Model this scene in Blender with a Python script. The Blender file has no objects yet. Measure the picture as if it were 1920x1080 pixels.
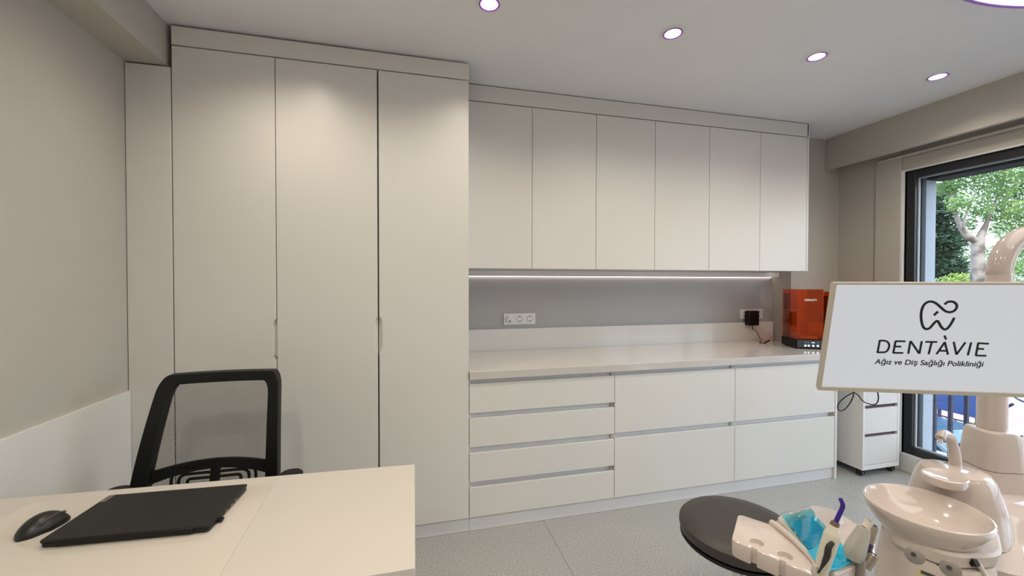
import bpy, bmesh, math, random
from mathutils import Vector, Matrix
random.seed(7)
PI = math.pi
S = bpy.context.scene
COL = S.collection

# ------------------------------------------------------------------ camera
CAM = Vector((0, 0, 1.395)); YAW, PITCH, ROLL, FPX = .2418, .0139, .0008, 759.44
fwd = Vector((math.sin(YAW)*math.cos(PITCH), math.cos(YAW)*math.cos(PITCH), -math.sin(PITCH)))
rt0 = Vector((math.cos(YAW), -math.sin(YAW), 0)); up0 = rt0.cross(fwd)
rt = rt0*math.cos(ROLL)+up0*math.sin(ROLL); up = up0*math.cos(ROLL)-rt0*math.sin(ROLL)
cd = bpy.data.cameras.new('camera'); cam = bpy.data.objects.new('camera', cd); COL.objects.link(cam)
M = Matrix((rt, up, -fwd)).transposed().to_4x4(); M.translation = CAM
cam.matrix_world = M
cd.sensor_fit = 'HORIZONTAL'; cd.sensor_width = 36; cd.lens = FPX/1920*36; cd.clip_start = .02; cd.clip_end = 200
S.camera = cam

def ray(px, py): return fwd+rt*((px-960)/FPX)-up*((py-540)/FPX)
def at(px, py, d): return CAM+ray(px, py)*d                     # a point seen in the photo, at forward distance d
def on(px, py, ax, v):                                          # ... or on the plane axis = v
    d = ray(px, py); return CAM+d*((v-CAM[ax])/d[ax])

# ------------------------------------------------------------------ world, exposure
W = bpy.data.worlds.new('world'); S.world = W; W.use_nodes = True
nt = W.node_tree; bg = nt.nodes['Background']
sky = nt.nodes.new('ShaderNodeTexSky'); sky.sky_type = 'NISHITA'; sky.sun_disc = False
sky.sun_elevation = math.radians(50); sky.sun_rotation = math.radians(200); sky.dust_density = 4; sky.air_density = 1.2
mixw = nt.nodes.new('ShaderNodeMixRGB'); mixw.inputs['Fac'].default_value = .82
mixw.inputs['Color2'].default_value = (.80, .91, 1.0, 1)
nt.links.new(sky.outputs[0], mixw.inputs['Color1']); nt.links.new(mixw.outputs[0], bg.inputs['Color'])
bg.inputs['Strength'].default_value = 1.55
S.view_settings.view_transform = 'Standard'; S.view_settings.look = 'None'
S.view_settings.gamma = 1; S.view_settings.use_curve_mapping = False
S.view_settings.exposure = 0.90

# ------------------------------------------------------------------ room constants
H = 2.604; XL = -1.273; XR = 3.547; YB = 2.889; YF = -3.0; D = 2.23
WIN_Y1 = 2.225; WIN_Y0 = -1.9; WIN_Z0 = .13; WIN_Z1 = 2.215

# daylight comes in through the opening
def area(name, loc, rot, sx, sy, power, col=(1, 1, 1), portal=False, spread=PI):
    l = bpy.data.lights.new(name, 'AREA'); l.shape = 'RECTANGLE'; l.size = sx; l.size_y = sy
    l.energy = power; l.color = col; l.spread = spread
    o = bpy.data.objects.new(name, l); COL.objects.link(o); o.location = loc; o.rotation_euler = rot
    if portal: l.cycles.is_portal = True
    return o
area('window_portal', (XR+.24, (WIN_Y0+WIN_Y1)/2, (WIN_Z0+WIN_Z1)/2), (0, PI/2, 0), WIN_Z1-WIN_Z0, WIN_Y1-WIN_Y0, 1, portal=True)
DL_POWER = 5.5; DL_COL = (1.0, .90, .73); PANEL_EMIT = 1.35

# ------------------------------------------------------------------ materials
MATS = {}
def mat(name, col, rough=.5, metal=0, noise=.03, scale=6, bump=0, bscale=60, coat=0, emit=None, estr=0, spec=.5, trans=0, alpha=1, sss=0):
    if name in MATS: return MATS[name]
    m = bpy.data.materials.new(name); m.use_nodes = True; n = m.node_tree.nodes; L = m.node_tree.links
    p = n['Principled BSDF']; MATS[name] = m
    p.inputs['Roughness'].default_value = rough; p.inputs['Metallic'].default_value = metal
    p.inputs['Coat Weight'].default_value = coat; p.inputs['Coat Roughness'].default_value = .05
    p.inputs['Specular IOR Level'].default_value = spec
    p.inputs['Transmission Weight'].default_value = trans; p.inputs['Alpha'].default_value = alpha
    tc = n.new('ShaderNodeTexCoord'); nz = n.new('ShaderNodeTexNoise'); nz.inputs['Scale'].default_value = scale
    nz.inputs['Detail'].default_value = 4
    L.new(tc.outputs['Object'], nz.inputs['Vector'])
    mx = n.new('ShaderNodeMixRGB')
    c = Vector(col); a = [max(0, v*(1-noise)) for v in c]; b = [min(1, v*(1+noise)) for v in c]
    mx.inputs['Color1'].default_value = (*a, 1); mx.inputs['Color2'].default_value = (*b, 1)
    L.new(nz.outputs['Fac'], mx.inputs['Fac']); L.new(mx.outputs[0], p.inputs['Base Color'])
    if bump:
        nb = n.new('ShaderNodeTexNoise'); nb.inputs['Scale'].default_value = bscale; nb.inputs['Detail'].default_value = 3
        L.new(tc.outputs['Object'], nb.inputs['Vector'])
        bp = n.new('ShaderNodeBump'); bp.inputs['Strength'].default_value = bump; bp.inputs['Distance'].default_value = .002
        L.new(nb.outputs['Fac'], bp.inputs['Height']); L.new(bp.outputs[0], p.inputs['Normal'])
    if emit:
        p.inputs['Emission Color'].default_value = (*emit, 1); p.inputs['Emission Strength'].default_value = estr
    return m

wall_m = mat('taupe_paint', (.495, .466, .418), .75, bump=.15, bscale=90)
wallb_m = mat('grey_backsplash_paint', (.44, .43, .425), .45, bump=.1, bscale=90)
ceil_m = mat('ceiling_paint', (.81, .81, .82), .8)
cab_m = mat('cream_lacquer', (.735, .715, .675), .34, noise=.012, scale=2)
carc_m = mat('cabinet_carcass', (.70, .69, .70), .5)
dark_m = mat('painted_gap_shade', (.05, .045, .04), .8)  # near-black colour standing in for shade inside the door gaps
splash_m = mat('quartz_upstand', (.80, .77, .73), .13, noise=.02, scale=120, coat=.3)
top_m = mat('quartz_worktop', (.60, .565, .53), .11, noise=.03, scale=120, coat=.3)
desk_m = mat('desk_laminate', (.58, .535, .485), .4, noise=.015)
pad_m = mat('clear_desk_pad', (.62, .565, .505), .12, noise=.01, coat=.4)
white_m = mat('white_plastic', (.80, .79, .77), .35)
black_m = mat('black_plastic', (.005, .0047, .004), .5, spec=.3)
blackr_m = mat('black_rubber', (.02, .02, .02), .7)
lap_m = mat('laptop_shell', (.013, .0125, .012), .45, noise=.1, scale=40, spec=.3)
gloss_m = mat('beige_gloss_shell', (.585, .50, .455), .12, noise=.01, coat=.6)
gloss2_m = mat('beige_satin_shell', (.60, .525, .475), .3, noise=.01)
vinyl_m = mat('dark_brown_vinyl', (.045, .038, .034), .45, bump=.2, bscale=200)
alu_m = mat('window_aluminium', (.016, .017, .02), .35, metal=.0)
steel_m = mat('brushed_metal', (.45, .40, .33), .3, metal=1)
chrome_m = mat('chrome', (.7, .7, .7), .12, metal=1)
plaster_m = mat('white_plaster', (.74, .73, .72), .7)
jamb_m = mat('outer_jamb_cladding', (.36, .395, .43), .6)
kerb_m = mat('stone_kerb', (.62, .62, .60), .5)
knob_m = mat('grey_knob', (.27, .24, .22), .35)
greyp_m = mat('grey_handpiece', (.40, .385, .34), .4)
beigep_m = mat('cream_handpiece', (.62, .58, .48), .35)
bagm = mat('screen_ink', (.006, .006, .006), .6)

def floor_mat():
    m = bpy.data.materials.new('speckled_vinyl_floor'); m.use_nodes = True; n = m.node_tree.nodes; L = m.node_tree.links
    p = n['Principled BSDF']; p.inputs['Roughness'].default_value = .38
    tc = n.new('ShaderNodeTexCoord')
    nz = n.new('ShaderNodeTexNoise'); nz.inputs['Scale'].default_value = 170; nz.inputs['Detail'].default_value = 2
    r = n.new('ShaderNodeValToRGB'); r.color_ramp.elements[0].position = .38; r.color_ramp.elements[0].color = (.25, .25, .235, 1)
    r.color_ramp.elements[1].position = .66; r.color_ramp.elements[1].color = (.48, .48, .46, 1)
    L.new(tc.outputs['Object'], nz.inputs['Vector']); L.new(nz.outputs['Fac'], r.inputs['Fac'])
    sx = n.new('ShaderNodeSeparateXYZ'); L.new(tc.outputs['Object'], sx.inputs[0])
    def joint(out, off, step):
        a = n.new('ShaderNodeMath'); a.operation = 'SUBTRACT'; L.new(sx.outputs[out], a.inputs[0]); a.inputs[1].default_value = off-step*20
        b = n.new('ShaderNodeMath'); b.operation = 'MODULO'; L.new(a.outputs[0], b.inputs[0]); b.inputs[1].default_value = step
        c = n.new('ShaderNodeMath'); c.operation = 'LESS_THAN'; L.new(b.outputs[0], c.inputs[0]); c.inputs[1].default_value = .004
        return c
    j = joint('X', .740, 2.03)
    mx = n.new('ShaderNodeMixRGB'); mx.inputs['Color2'].default_value = (.20, .19, .18, 1)
    L.new(j.outputs[0], mx.inputs['Fac']); L.new(r.outputs['Color'], mx.inputs['Color1']); L.new(mx.outputs[0], p.inputs['Base Color'])
    return m
floor_m = floor_mat()

def thin_glass(name, tint, gl=.12, rough=0.0, milky=None):
    m = bpy.data.materials.new(name); m.use_nodes = True; n = m.node_tree.nodes; L = m.node_tree.links
    n.remove(n['Principled BSDF']); out = n['Material Output']
    t = n.new('ShaderNodeBsdfTransparent'); g = n.new('ShaderNodeBsdfGlossy'); g.inputs['Roughness'].default_value = rough
    nz = n.new('ShaderNodeTexNoise'); nz.inputs['Scale'].default_value = 3
    mc = n.new('ShaderNodeMixRGB'); mc.inputs['Color1'].default_value = (*tint, 1); mc.inputs['Color2'].default_value = (*[min(1, c*1.04) for c in tint], 1)
    L.new(nz.outputs['Fac'], mc.inputs['Fac']); L.new(mc.outputs[0], t.inputs['Color'])
    fr = n.new('ShaderNodeFresnel'); fr.inputs['IOR'].default_value = 1.45
    ad = n.new('ShaderNodeMath'); ad.operation = 'MULTIPLY'; ad.inputs[1].default_value = gl*8; ad.use_clamp = True
    L.new(fr.outputs[0], ad.inputs[0])
    mx = n.new('ShaderNodeMixShader'); L.new(ad.outputs[0], mx.inputs[0]); L.new(t.outputs[0], mx.inputs[1]); L.new(g.outputs[0], mx.inputs[2])
    if milky:
        d = n.new('ShaderNodeBsdfTranslucent'); d.inputs['Color'].default_value = (*milky[0], 1); d2 = n.new('ShaderNodeBsdfDiffuse'); d2.inputs['Color'].default_value = (*milky[0], 1)
        m3 = n.new('ShaderNodeMixShader'); L.new(d.outputs[0], m3.inputs[1]); L.new(d2.outputs[0], m3.inputs[2])
        m4 = n.new('ShaderNodeMixShader'); m4.inputs[0].default_value = milky[1]; L.new(t.outputs[0], m4.inputs[1]); L.new(m3.outputs[0], m4.inputs[2])
        L.new(m4.outputs[0], mx.inputs[1])
    L.new(mx.outputs[0], out.inputs['Surface'])
    return m
glass_m = thin_glass('window_glass', (.90, .93, .96), .05)
orange_m = thin_glass('orange_acrylic', (1.0, .36, .04), .2, .02, milky=((1.0, .12, .004), .17))
blue_m = thin_glass('blue_clear_film', (.28, .86, .96), .22, .12)
clear_m = thin_glass('clear_film', (.80, .92, .96), .16, .1)

def emit_mat(name, col, s, rim=None):
    m = bpy.data.materials.new(name); m.use_nodes = True; n = m.node_tree.nodes; L = m.node_tree.links
    n.remove(n['Principled BSDF']); e = n.new('ShaderNodeEmission'); e.inputs['Strength'].default_value = s
    e.inputs['Color'].default_value = (*col, 1); L.new(e.outputs[0], n['Material Output'].inputs['Surface']); return m

def mesh_mat(name, col, scale=420):
    """woven mesh with real see-through holes"""
    m = bpy.data.materials.new(name); m.use_nodes = True; n = m.node_tree.nodes; L = m.node_tree.links
    p = n['Principled BSDF']; p.inputs['Base Color'].default_value = (*col, 1); p.inputs['Roughness'].default_value = .8
    uv = n.new('ShaderNodeTexCoord'); sp = n.new('ShaderNodeSeparateXYZ'); L.new(uv.outputs['UV'], sp.inputs[0])
    def s(a, b, op):
        q = n.new('ShaderNodeMath'); q.operation = op
        for i, v in enumerate((a, b)):
            if v is None: continue
            if isinstance(v, (int, float)): q.inputs[i].default_value = v
            else: L.new(v, q.inputs[i])
        return q.outputs[0]
    sx = s(s(sp.outputs['X'], scale*2*PI/1, 'MULTIPLY'), None, 'SINE'); sy = s(s(sp.outputs['Y'], scale*2*PI, 'MULTIPLY'), None, 'SINE')
    hole = s(s(sx, sy, 'MULTIPLY'), -.18, 'GREATER_THAN')
    t = n.new('ShaderNodeBsdfTransparent'); mx = n.new('ShaderNodeMixShader')
    L.new(hole, mx.inputs[0]); L.new(p.outputs[0], mx.inputs[1]); L.new(t.outputs[0], mx.inputs[2])
    L.new(mx.outputs[0], n['Material Output'].inputs['Surface']); return m

# ------------------------------------------------------------------ helpers
def obj(name, bm, m, parent=None, bevel=0, smooth=True, sub=0, seg=2):
    me = bpy.data.meshes.new(name); bmesh.ops.recalc_face_normals(bm, faces=bm.faces)
    bm.to_mesh(me); bm.free(); me.materials.append(m)
    if smooth:
        for f in me.polygons: f.use_smooth = True
        me.set_sharp_from_angle(angle=math.radians(38))
    o = bpy.data.objects.new(name, me); COL.objects.link(o)
    if parent:
        o.parent = parent; o.matrix_parent_inverse = world_of(parent).inverted()
    if bevel:
        b = o.modifiers.new('bevel', 'BEVEL'); b.width = bevel; b.segments = seg; b.limit_method = 'ANGLE'; b.angle_limit = math.radians(35)
        b.harden_normals = False
    if sub:
        s = o.modifiers.new('sub', 'SUBSURF'); s.levels = sub; s.render_levels = sub
    return o
def world_of(o):
    m = o.matrix_basis.copy()
    if o.parent: m = world_of(o.parent) @ o.matrix_parent_inverse @ m
    return m
def thing(name, label, cat, loc, group=None):
    o = bpy.data.objects.new(name, None); COL.objects.link(o); o.location = loc; o.empty_display_size = .05
    return tag(o, label, cat, group)
def tag(o, label, cat, group=None):
    o['label'] = label; o['category'] = cat
    if group: o['group'] = group
    return o
def struct(name, bm, m, parent=None, **k):
    o = obj(name, bm, m, parent, **k)
    if not parent: o['kind'] = 'structure'
    return o
def box(x0, x1, y0, y1, z0, z1, bm=None):
    bm = bm or bmesh.new()
    v = [bm.verts.new((x, y, z)) for x in (x0, x1) for y in (y0, y1) for z in (z0, z1)]
    for f in ((0, 1, 3, 2), (4, 6, 7, 5), (0, 4, 5, 1), (2, 3, 7, 6), (0, 2, 6, 4), (1, 5, 7, 3)): bm.faces.new([v[i] for i in f])
    return bm
def prism(pts, vec, bm=None):
    """extrude closed polygon of 3D points by vec"""
    bm = bm or bmesh.new(); vec = Vector(vec)
    a = [bm.verts.new(p) for p in pts]; b = [bm.verts.new(Vector(p)+vec) for p in pts]; n = len(pts)
    bm.faces.new(a); bm.faces.new(b[::-1])
    for i in range(n): bm.faces.new((a[i], b[i], b[(i+1) % n], a[(i+1) % n]))
    return bm
def frames(path, closed=False):
    path = [Vector(p) for p in path]; n = len(path); out = []
    prev = None
    for i in range(n):
        a = path[(i-1) % n] if closed or i > 0 else path[i]; b = path[(i+1) % n] if closed or i < n-1 else path[i]
        t = (b-a).normalized()
        if prev is None:
            u = t.cross(Vector((0, 0, 1)));
            if u.length < .2: u = t.cross(Vector((0, 1, 0)))
            u.normalize()
        else: u = (prev-t*prev.dot(t)).normalized()
        prev = u; out.append((path[i], u, t.cross(u)))
    return out
def tube(path, r, bm=None, seg=16, closed=False, cap=True, ry=None):
    bm = bm or bmesh.new(); fr = frames(path, closed); n = len(fr); rings = []
    for i, (p, u, v) in enumerate(fr):
        ri = r[i] if isinstance(r, (list, tuple)) else r
        rj = ri if ry is None else (ry[i] if isinstance(ry, (list, tuple)) else ry)
        rings.append([bm.verts.new(p+u*math.cos(2*PI*k/seg)*ri+v*math.sin(2*PI*k/seg)*rj) for k in range(seg)])
    m = n if closed else n-1
    for i in range(m):
        A, B = rings[i], rings[(i+1) % n]
        for k in range(seg): bm.faces.new((A[k], A[(k+1) % seg], B[(k+1) % seg], B[k]))
    if cap and not closed: bm.faces.new(rings[0][::-1]); bm.faces.new(rings[-1])
    return bm
def spline(pts, k=8, closed=False):
    P = [Vector(p) for p in pts]; n = len(P); out = []
    rng = n if closed else n-1
    for i in range(rng):
        p0 = P[(i-1) % n] if closed or i else P[0]; p1 = P[i]; p2 = P[(i+1) % n]; p3 = P[(i+2) % n] if closed or i+2 < n else P[-1]
        for j in range(k):
            t = j/k
            out.append(.5*((2*p1)+(-p0+p2)*t+(2*p0-5*p1+4*p2-p3)*t*t+(-p0+3*p1-3*p2+p3)*t**3))
    if not closed: out.append(P[-1])
    return out
def lathe(prof, c, bm=None, seg=40, sx=1, sy=1, rot=0, axis=None):
    """prof: (r, z) list, closed at r=0 ends if given. axis: optional 3x3 to orient"""
    bm = bm or bmesh.new(); c = Vector(c); rings = []
    for r, z in prof:
        if r < 1e-6:
            p = Vector((0, 0, z)); rings.append([bm.verts.new(c+(axis @ p if axis else p))]); continue
        ring = []
        for k in range(seg):
            a = 2*PI*k/seg; x, y = r*math.cos(a)*sx, r*math.sin(a)*sy
            p = Vector((x*math.cos(rot)-y*math.sin(rot), x*math.sin(rot)+y*math.cos(rot), z))
            ring.append(bm.verts.new(c+(axis @ p if axis else p)))
        rings.append(ring)
    for A, B in zip(rings, rings[1:]):
        if len(A) == 1 and len(B) == 1: continue
        for k in range(seg):
            k2 = (k+1) % seg
            if len(A) == 1: bm.faces.new((A[0], B[k], B[k2]))
            elif len(B) == 1: bm.faces.new((A[k], A[k2], B[0]))
            else: bm.faces.new((A[k], A[k2], B[k2], B[k]))
    return bm
def axis_to(d):
    return Vector(d).to_track_quat('Z', 'Y').to_matrix()
def rrect(w, h, r, n=6, cx=0, cy=0):
    out = []
    for sx, sy, a0 in ((1, 1, 0), (-1, 1, PI/2), (-1, -1, PI), (1, -1, 1.5*PI)):
        for k in range(n+1):
            a = a0+PI/2*k/n; out.append((cx+sx*(w/2-r)+r*math.cos(a), cy+sy*(h/2-r)+r*math.sin(a)))
    return out
def loft(rings, bm=None, cap=True):
    bm = bm or bmesh.new(); R_ = [[bm.verts.new(p) for p in r] for r in rings]; n = len(R_[0])
    for A, B in zip(R_, R_[1:]):
        for k in range(n): bm.faces.new((A[k], A[(k+1) % n], B[(k+1) % n], B[k]))
    if cap: bm.faces.new(R_[0][::-1]); bm.faces.new(R_[-1])
    return bm
def text(body, size, m, mw, parent, name='lettering', ext=.0004, align='CENTER', shear=0, space=1, offset=0):
    c = bpy.data.curves.new(name, 'FONT'); c.body = body; c.size = size; c.extrude = ext; c.align_x = align; c.shear = shear; c.space_character = space; c.offset = offset
    t = bpy.data.objects.new(name, c); COL.objects.link(t)
    dg = bpy.context.evaluated_depsgraph_get(); me = bpy.data.meshes.new_from_object(t.evaluated_get(dg))
    bpy.data.objects.remove(t); me.materials.clear(); me.materials.append(m); me.transform(mw)
    o = bpy.data.objects.new(name, me); COL.objects.link(o)
    if parent: o.parent = parent; o.matrix_parent_inverse = world_of(parent).inverted()
    return o

# ================================================================== SETTING
T = .25
struct('floor', box(XL-.3, XR+T, YF-.2, YB+.2, -.2, 0), floor_m)
struct('ceiling', box(XL-.3, XR+T, YF-.2, YB+.2, H, H+.2), ceil_m)
struct('wall_left', box(XL-.2, XL, YF-.2, YB+.2, 0, H), wall_m)
struct('wall_back', box(XL, XR+T, YB, YB+.2, 0, H), wallb_m)
struct('wall_rear', box(XL, XR+T, YF-.2, YF, 0, H), wall_m)
bm = box(XR, XR+T, WIN_Y1, YB, 0, H); box(XR, XR+T, YF, WIN_Y0, 0, H, bm)
box(XR, XR+T, WIN_Y0, WIN_Y1, WIN_Z1, H, bm); box(XR, XR+T, WIN_Y0, WIN_Y1, -.1, .02, bm)
struct('wall_right', bm, wall_m)
struct('trim_1', box(XL, -1.11, YF, YB, 2.406, H), wall_m)                 # dropped beam along the left wall
struct('trim_2', box(3.396, 3.43, YF, 2.707, 2.346, H), wall_m, bevel=.002)          # curtain box along the window wall
struct('trim_3', box(3.05, XR, 2.707, YB, 0, H), wall_m)                   # column in the corner
struct('trim_4', box(XL, XL+.012, YF, D-.002, 0, .895), mat('white_dado_panel', (.74, .72, .68), .4), bevel=.001)
# board joint in the side wall, white plaster bead round the window, low kerb
struct('trim_5', box(XR-.018, XR, 2.225+.017, 2.412, 0, H), wall_m, bevel=.003)
bm = box(XR-.019, XR+.05, WIN_Y1, WIN_Y1+.018, 0, WIN_Z1+.012); box(XR-.012, XR+.05, WIN_Y0, WIN_Y1, WIN_Z1, WIN_Z1+.012, bm)
struct('trim_6', bm, plaster_m, bevel=.003)
struct('trim_7', box(XR-.02, XR+.02, WIN_Y0, WIN_Y1, 0, WIN_Z0), kerb_m, bevel=.004)
struct('baseboard_right', box(XR-.03, XR-.018, 2.243, 2.707, 0, .08), white_m, bevel=.002)
# curtain rail in the slot
bm = tube([(XR-.03, YF+.1, 2.33), (XR-.03, 2.38, 2.33)], .012, seg=12)
struct('trim_8', bm, wall_m)

# ---- window: outer frame, sash, glass, mullions
wf = bpy.data.objects.new('window_1', None); COL.objects.link(wf); wf.location = (XR+.05, WIN_Y1, WIN_Z0); wf['kind'] = 'structure'
def fr_rect(x0, x1, y0, y1, z0, z1, w, bm=None):
    bm = bm or bmesh.new()
    box(x0, x1, y0, y0+w, z0, z1, bm); box(x0, x1, y1-w, y1, z0, z1, bm)
    box(x0, x1, y0+w, y1-w, z0, z0+w, bm); box(x0, x1, y0+w, y1-w, z1-w, z1, bm); return bm
obj('window_frame', fr_rect(XR+.012, XR+.085, WIN_Y0, WIN_Y1, WIN_Z0, WIN_Z1, .055), alu_m, wf, bevel=.003)
bm = bmesh.new()
for ym in (1.0, -.35): box(XR+.02, XR+.085, ym-.04, ym+.04, WIN_Z0+.05, WIN_Z1-.05, bm)
obj('mullion', bm, alu_m, wf, bevel=.003)
bm = box(XR+.05, XR+.056, WIN_Y0+.05, WIN_Y1-.05, WIN_Z0+.05, WIN_Z1-.05)
obj('window_glass', bm, glass_m, wf, smooth=False)
obj('window_gasket', fr_rect(XR+.04, XR+.052, 1.03, WIN_Y1-.055, WIN_Z0+.055, WIN_Z1-.055, .008), mat('pale_gasket', (.5, .56, .62), .4), wf)
# outer reveal and lintel
bm = box(XR+.09, XR+.19, WIN_Y1-.075, WIN_Y1, -.05, WIN_Z1)
struct('trim_9', bm, jamb_m, bevel=.002)
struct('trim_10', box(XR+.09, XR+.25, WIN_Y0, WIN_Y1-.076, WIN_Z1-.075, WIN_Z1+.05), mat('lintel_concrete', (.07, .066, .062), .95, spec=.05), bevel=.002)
struct('trim_11', box(XR+.086, XR+.26, WIN_Y0, WIN_Y1-.076, .02, .10), mat('outer_sill_stone', (.50, .56, .62), .35), bevel=.003)

# ================================================================== TALL CABINETS
TZ1 = 2.5015; Z0 = .083
DT = .019
def door_outline(x0, x1, z0, z1, nl=None, nr=None):
    """front outline, clockwise, with scooped notches on left/right edge: (zc, half, depth)"""
    pts = [(x0, z0)]
    def notch(x, s, zc, h, d, upw):
        q = []
        for k in range(13):
            a = PI*k/12; z = -math.cos(a); dx = min(1, math.sin(a)*1.25)
            q.append((x+s*d*dx, zc+h*z))
        return q if upw else q[::-1]
    if nl: pts += notch(x0, 1, *nl, True)
    pts += [(x0, z1), (x1, z1)]
    if nr: pts += notch(x1, -1, *nr, False)
    pts += [(x1, z0)]
    return [(x, D, z) for x, z in pts]
zh = (on(517, 598, 1, D)[2]+on(517, 668, 1, D)[2])/2; hh = (on(517, 598, 1, D)[2]-on(517, 668, 1, D)[2])/2
xs = [-1.0887, -.6525, -.1713, .3055]; gp = .002
labs = ['tall cream wardrobe cabinet beside the narrow filler strip, behind the office chair',
        'middle tall cream wardrobe cabinet, scooped finger pull on its right edge',
        'tall cream wardrobe cabinet next to the worktop, scooped pull on its left edge']
for i in range(3):
    x0, x1 = xs[i], xs[i+1]
    t = thing('tall_cabinet', labs[i], 'cabinet', ((x0+x1)/2, D+.3, 0), 'tall cream cabinets')
    obj('body', box(x0, x1-.001, D+DT+.001, YB-.002, .0, TZ1+.002), carc_m, t)
    gl = gp+(.0025 if i == 2 else 0); gr = gp+(.0025 if i == 1 else 0)
    nl = (zh, hh, .016) if i == 2 else None; nr = (zh, hh, .016) if i < 2 else None
    if i == 0: nr = (zh-.01, hh+.01, .017)
    dobj = obj('door', prism(door_outline(x0+gl, x1-gr, Z0, TZ1-.003, nl, nr), (0, DT, 0)), cab_m, t, smooth=False)
    if nr or nl:
        xx = x1-gr if nr else x0+gl; s = -1 if nr else 1; h = hh+.006
        b = prism([(xx, D+DT-.002, zh-h), (xx+s*.02, D+.004, zh-h*.8), (xx+s*.02, D+.004, zh+h*.8), (xx, D+DT-.002, zh+h)], (0, .0015, 0))
        obj('finger_pull', b, cab_m, dobj, smooth=False)
    if i < 2:   # dark strip drawing in the shade of the door joint
        obj('seam_shade_strip', box(x1-.007, x1-.0012, D+DT-.0005, D+DT+.0008, Z0, TZ1), dark_m, t, smooth=False)
bm = box(XL+.003, -1.0887-.004, D, D+.02, .0, 2.398)
o = obj('filler_panel', bm, cab_m, bevel=.001); tag(o, 'narrow tall cream filler strip between the left wall and the wardrobes', 'panel')
o = obj('cornice_panel', box(-1.0887, .3055, D, D+.02, TZ1+.004, H-.012), cab_m, bevel=.001)
tag(o, 'cream cornice board above the three tall cabinets, under the ceiling', 'cornice')
o = obj('cornice_panel', box(.3055+.001, 2.9276, 2.463, 2.483, 2.498+.004, H-.006), cab_m, bevel=.001)
tag(o, 'long cream cornice board above the row of wall cabinets', 'cornice')
o = obj('plinth_board', box(xs[0], .3055, D+.012, D+.0185, .001, Z0-.004), carc_m, bevel=.001)
tag(o, 'low white plinth board under the tall cabinets', 'plinth')

# ================================================================== WALL CABINETS
UZ0, UZ1, UY = 1.482, 2.498, 2.463
ux = [.3065, .7389, 1.1778, 1.6135, 2.0491, 2.4856, 2.915]
ulab = ['cream handleless wall cabinet touching the tall wardrobe', 'second cream wall cabinet from the tall wardrobe, above the triple socket',
        'third cream wall cabinet from the tall wardrobe', 'third cream wall cabinet from the window end',
        'second cream wall cabinet from the window end', 'last cream wall cabinet at the window end, over the orange machine']
for i in range(6):
    x0, x1 = ux[i], ux[i+1]
    t = thing('wall_cabinet', ulab[i], 'cabinet', ((x0+x1)/2, YB-.18, UZ0), 'handleless wall cabinets')
    obj('body', box(x0, x1-.0005, UY+DT+.001, YB-.002, UZ0+.002, UZ1), carc_m, t)
    obj('door', box(x0+.0015, x1-.0015, UY, UY+DT, UZ0, UZ1-.002), cab_m, t, bevel=.0008)
o = obj('end_panel', box(2.9165, 2.934, UY, YB-.002, UZ0, H-.006), cab_m, bevel=.001)
tag(o, 'thin cream end panel closing the row of wall cabinets at the window side', 'panel')
# light strip under the wall cabinets
t = thing('light_strip', 'long white light strip glowing under the wall cabinets', 'light', (1.6, YB-.04, UZ0-.04))
obj('housing', box(.309, 3.045, YB-.075, YB-.014, UZ0-.042, UZ0-.001), white_m, t, bevel=.002)
obj('diffuser', box(.32, 3.03, YB-.012, YB-.004, UZ0-.044, UZ0-.036), emit_mat('strip_glow', (1.0, .84, .82), 2.4), t, smooth=False)

# ================================================================== BASE CABINETS
ZC = .899
bx = [.3055, 1.193, 2.0651, 2.9103]
cfg = [([(.829, .667), (.636, .476), (.442, .281), (.249, Z0)], 'white base cabinet with four shallow drawers beside the tall wardrobe'),
       ([(.829, .4785), (.4455, Z0)], 'middle white base cabinet with two deep drawers'),
       ([(.829, .4785), (.4455, Z0)], 'white base cabinet with two deep drawers at the window end')]
for i, (dr, lb) in enumerate(cfg):
    x0, x1 = bx[i], bx[i+1]
    t = thing('base_cabinet', lb, 'cabinet', ((x0+x1)/2, D+.3, 0), 'white base cabinets')
    bm = box(x0+.0005, x1-.0005, D+.055, YB-.03, .09, ZC-.045)
    obj('body', bm, carc_m, t)
    obj('side_gable', box(x0+.0005, x0+.0165, D+DT+.001, D+.0545, .09, ZC-.045), carc_m, t)
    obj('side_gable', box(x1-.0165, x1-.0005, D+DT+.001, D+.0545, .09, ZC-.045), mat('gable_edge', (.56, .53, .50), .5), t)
    for (za, zb) in dr:
        obj('drawer', box(x0+.0015, x1-.0018, D, D+DT, zb, za), cab_m, t, bevel=.001)
    for za, zb in dr:            # recessed grip channel above each front
        obj('grip_channel', box(x0+.017, x1-.017, D+.029, D+.034, za-.02, min(za+.034, ZC-.046)), mat('grip_profile', (.84, .85, .88), .35), t, smooth=False)
o = obj('end_panel', box(2.9115, 2.93, D-.002, YB-.03, 0, ZC-.045), cab_m, bevel=.001)
tag(o, 'white floor-standing end panel closing the base cabinets at the window side', 'panel')
o = obj('plinth_board', box(.3065, 2.9105, D+.012, D+.028, .001, Z0-.004), carc_m, bevel=.001)
tag(o, 'long white plinth board under the base cabinets', 'plinth')
o = obj('worktop', box(.3065, 2.985, D-.012, YB-.024, ZC-.044, ZC), top_m, bevel=.002)
tag(o, 'long glossy cream stone worktop over the base cabinets', 'worktop')
o = obj('backsplash', box(.3065, 3.045, YB-.022, YB-.001, ZC-.044, 1.0565), splash_m, bevel=.0015)
tag(o, 'low cream stone upstand along the wall behind the worktop', 'backsplash')

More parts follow.
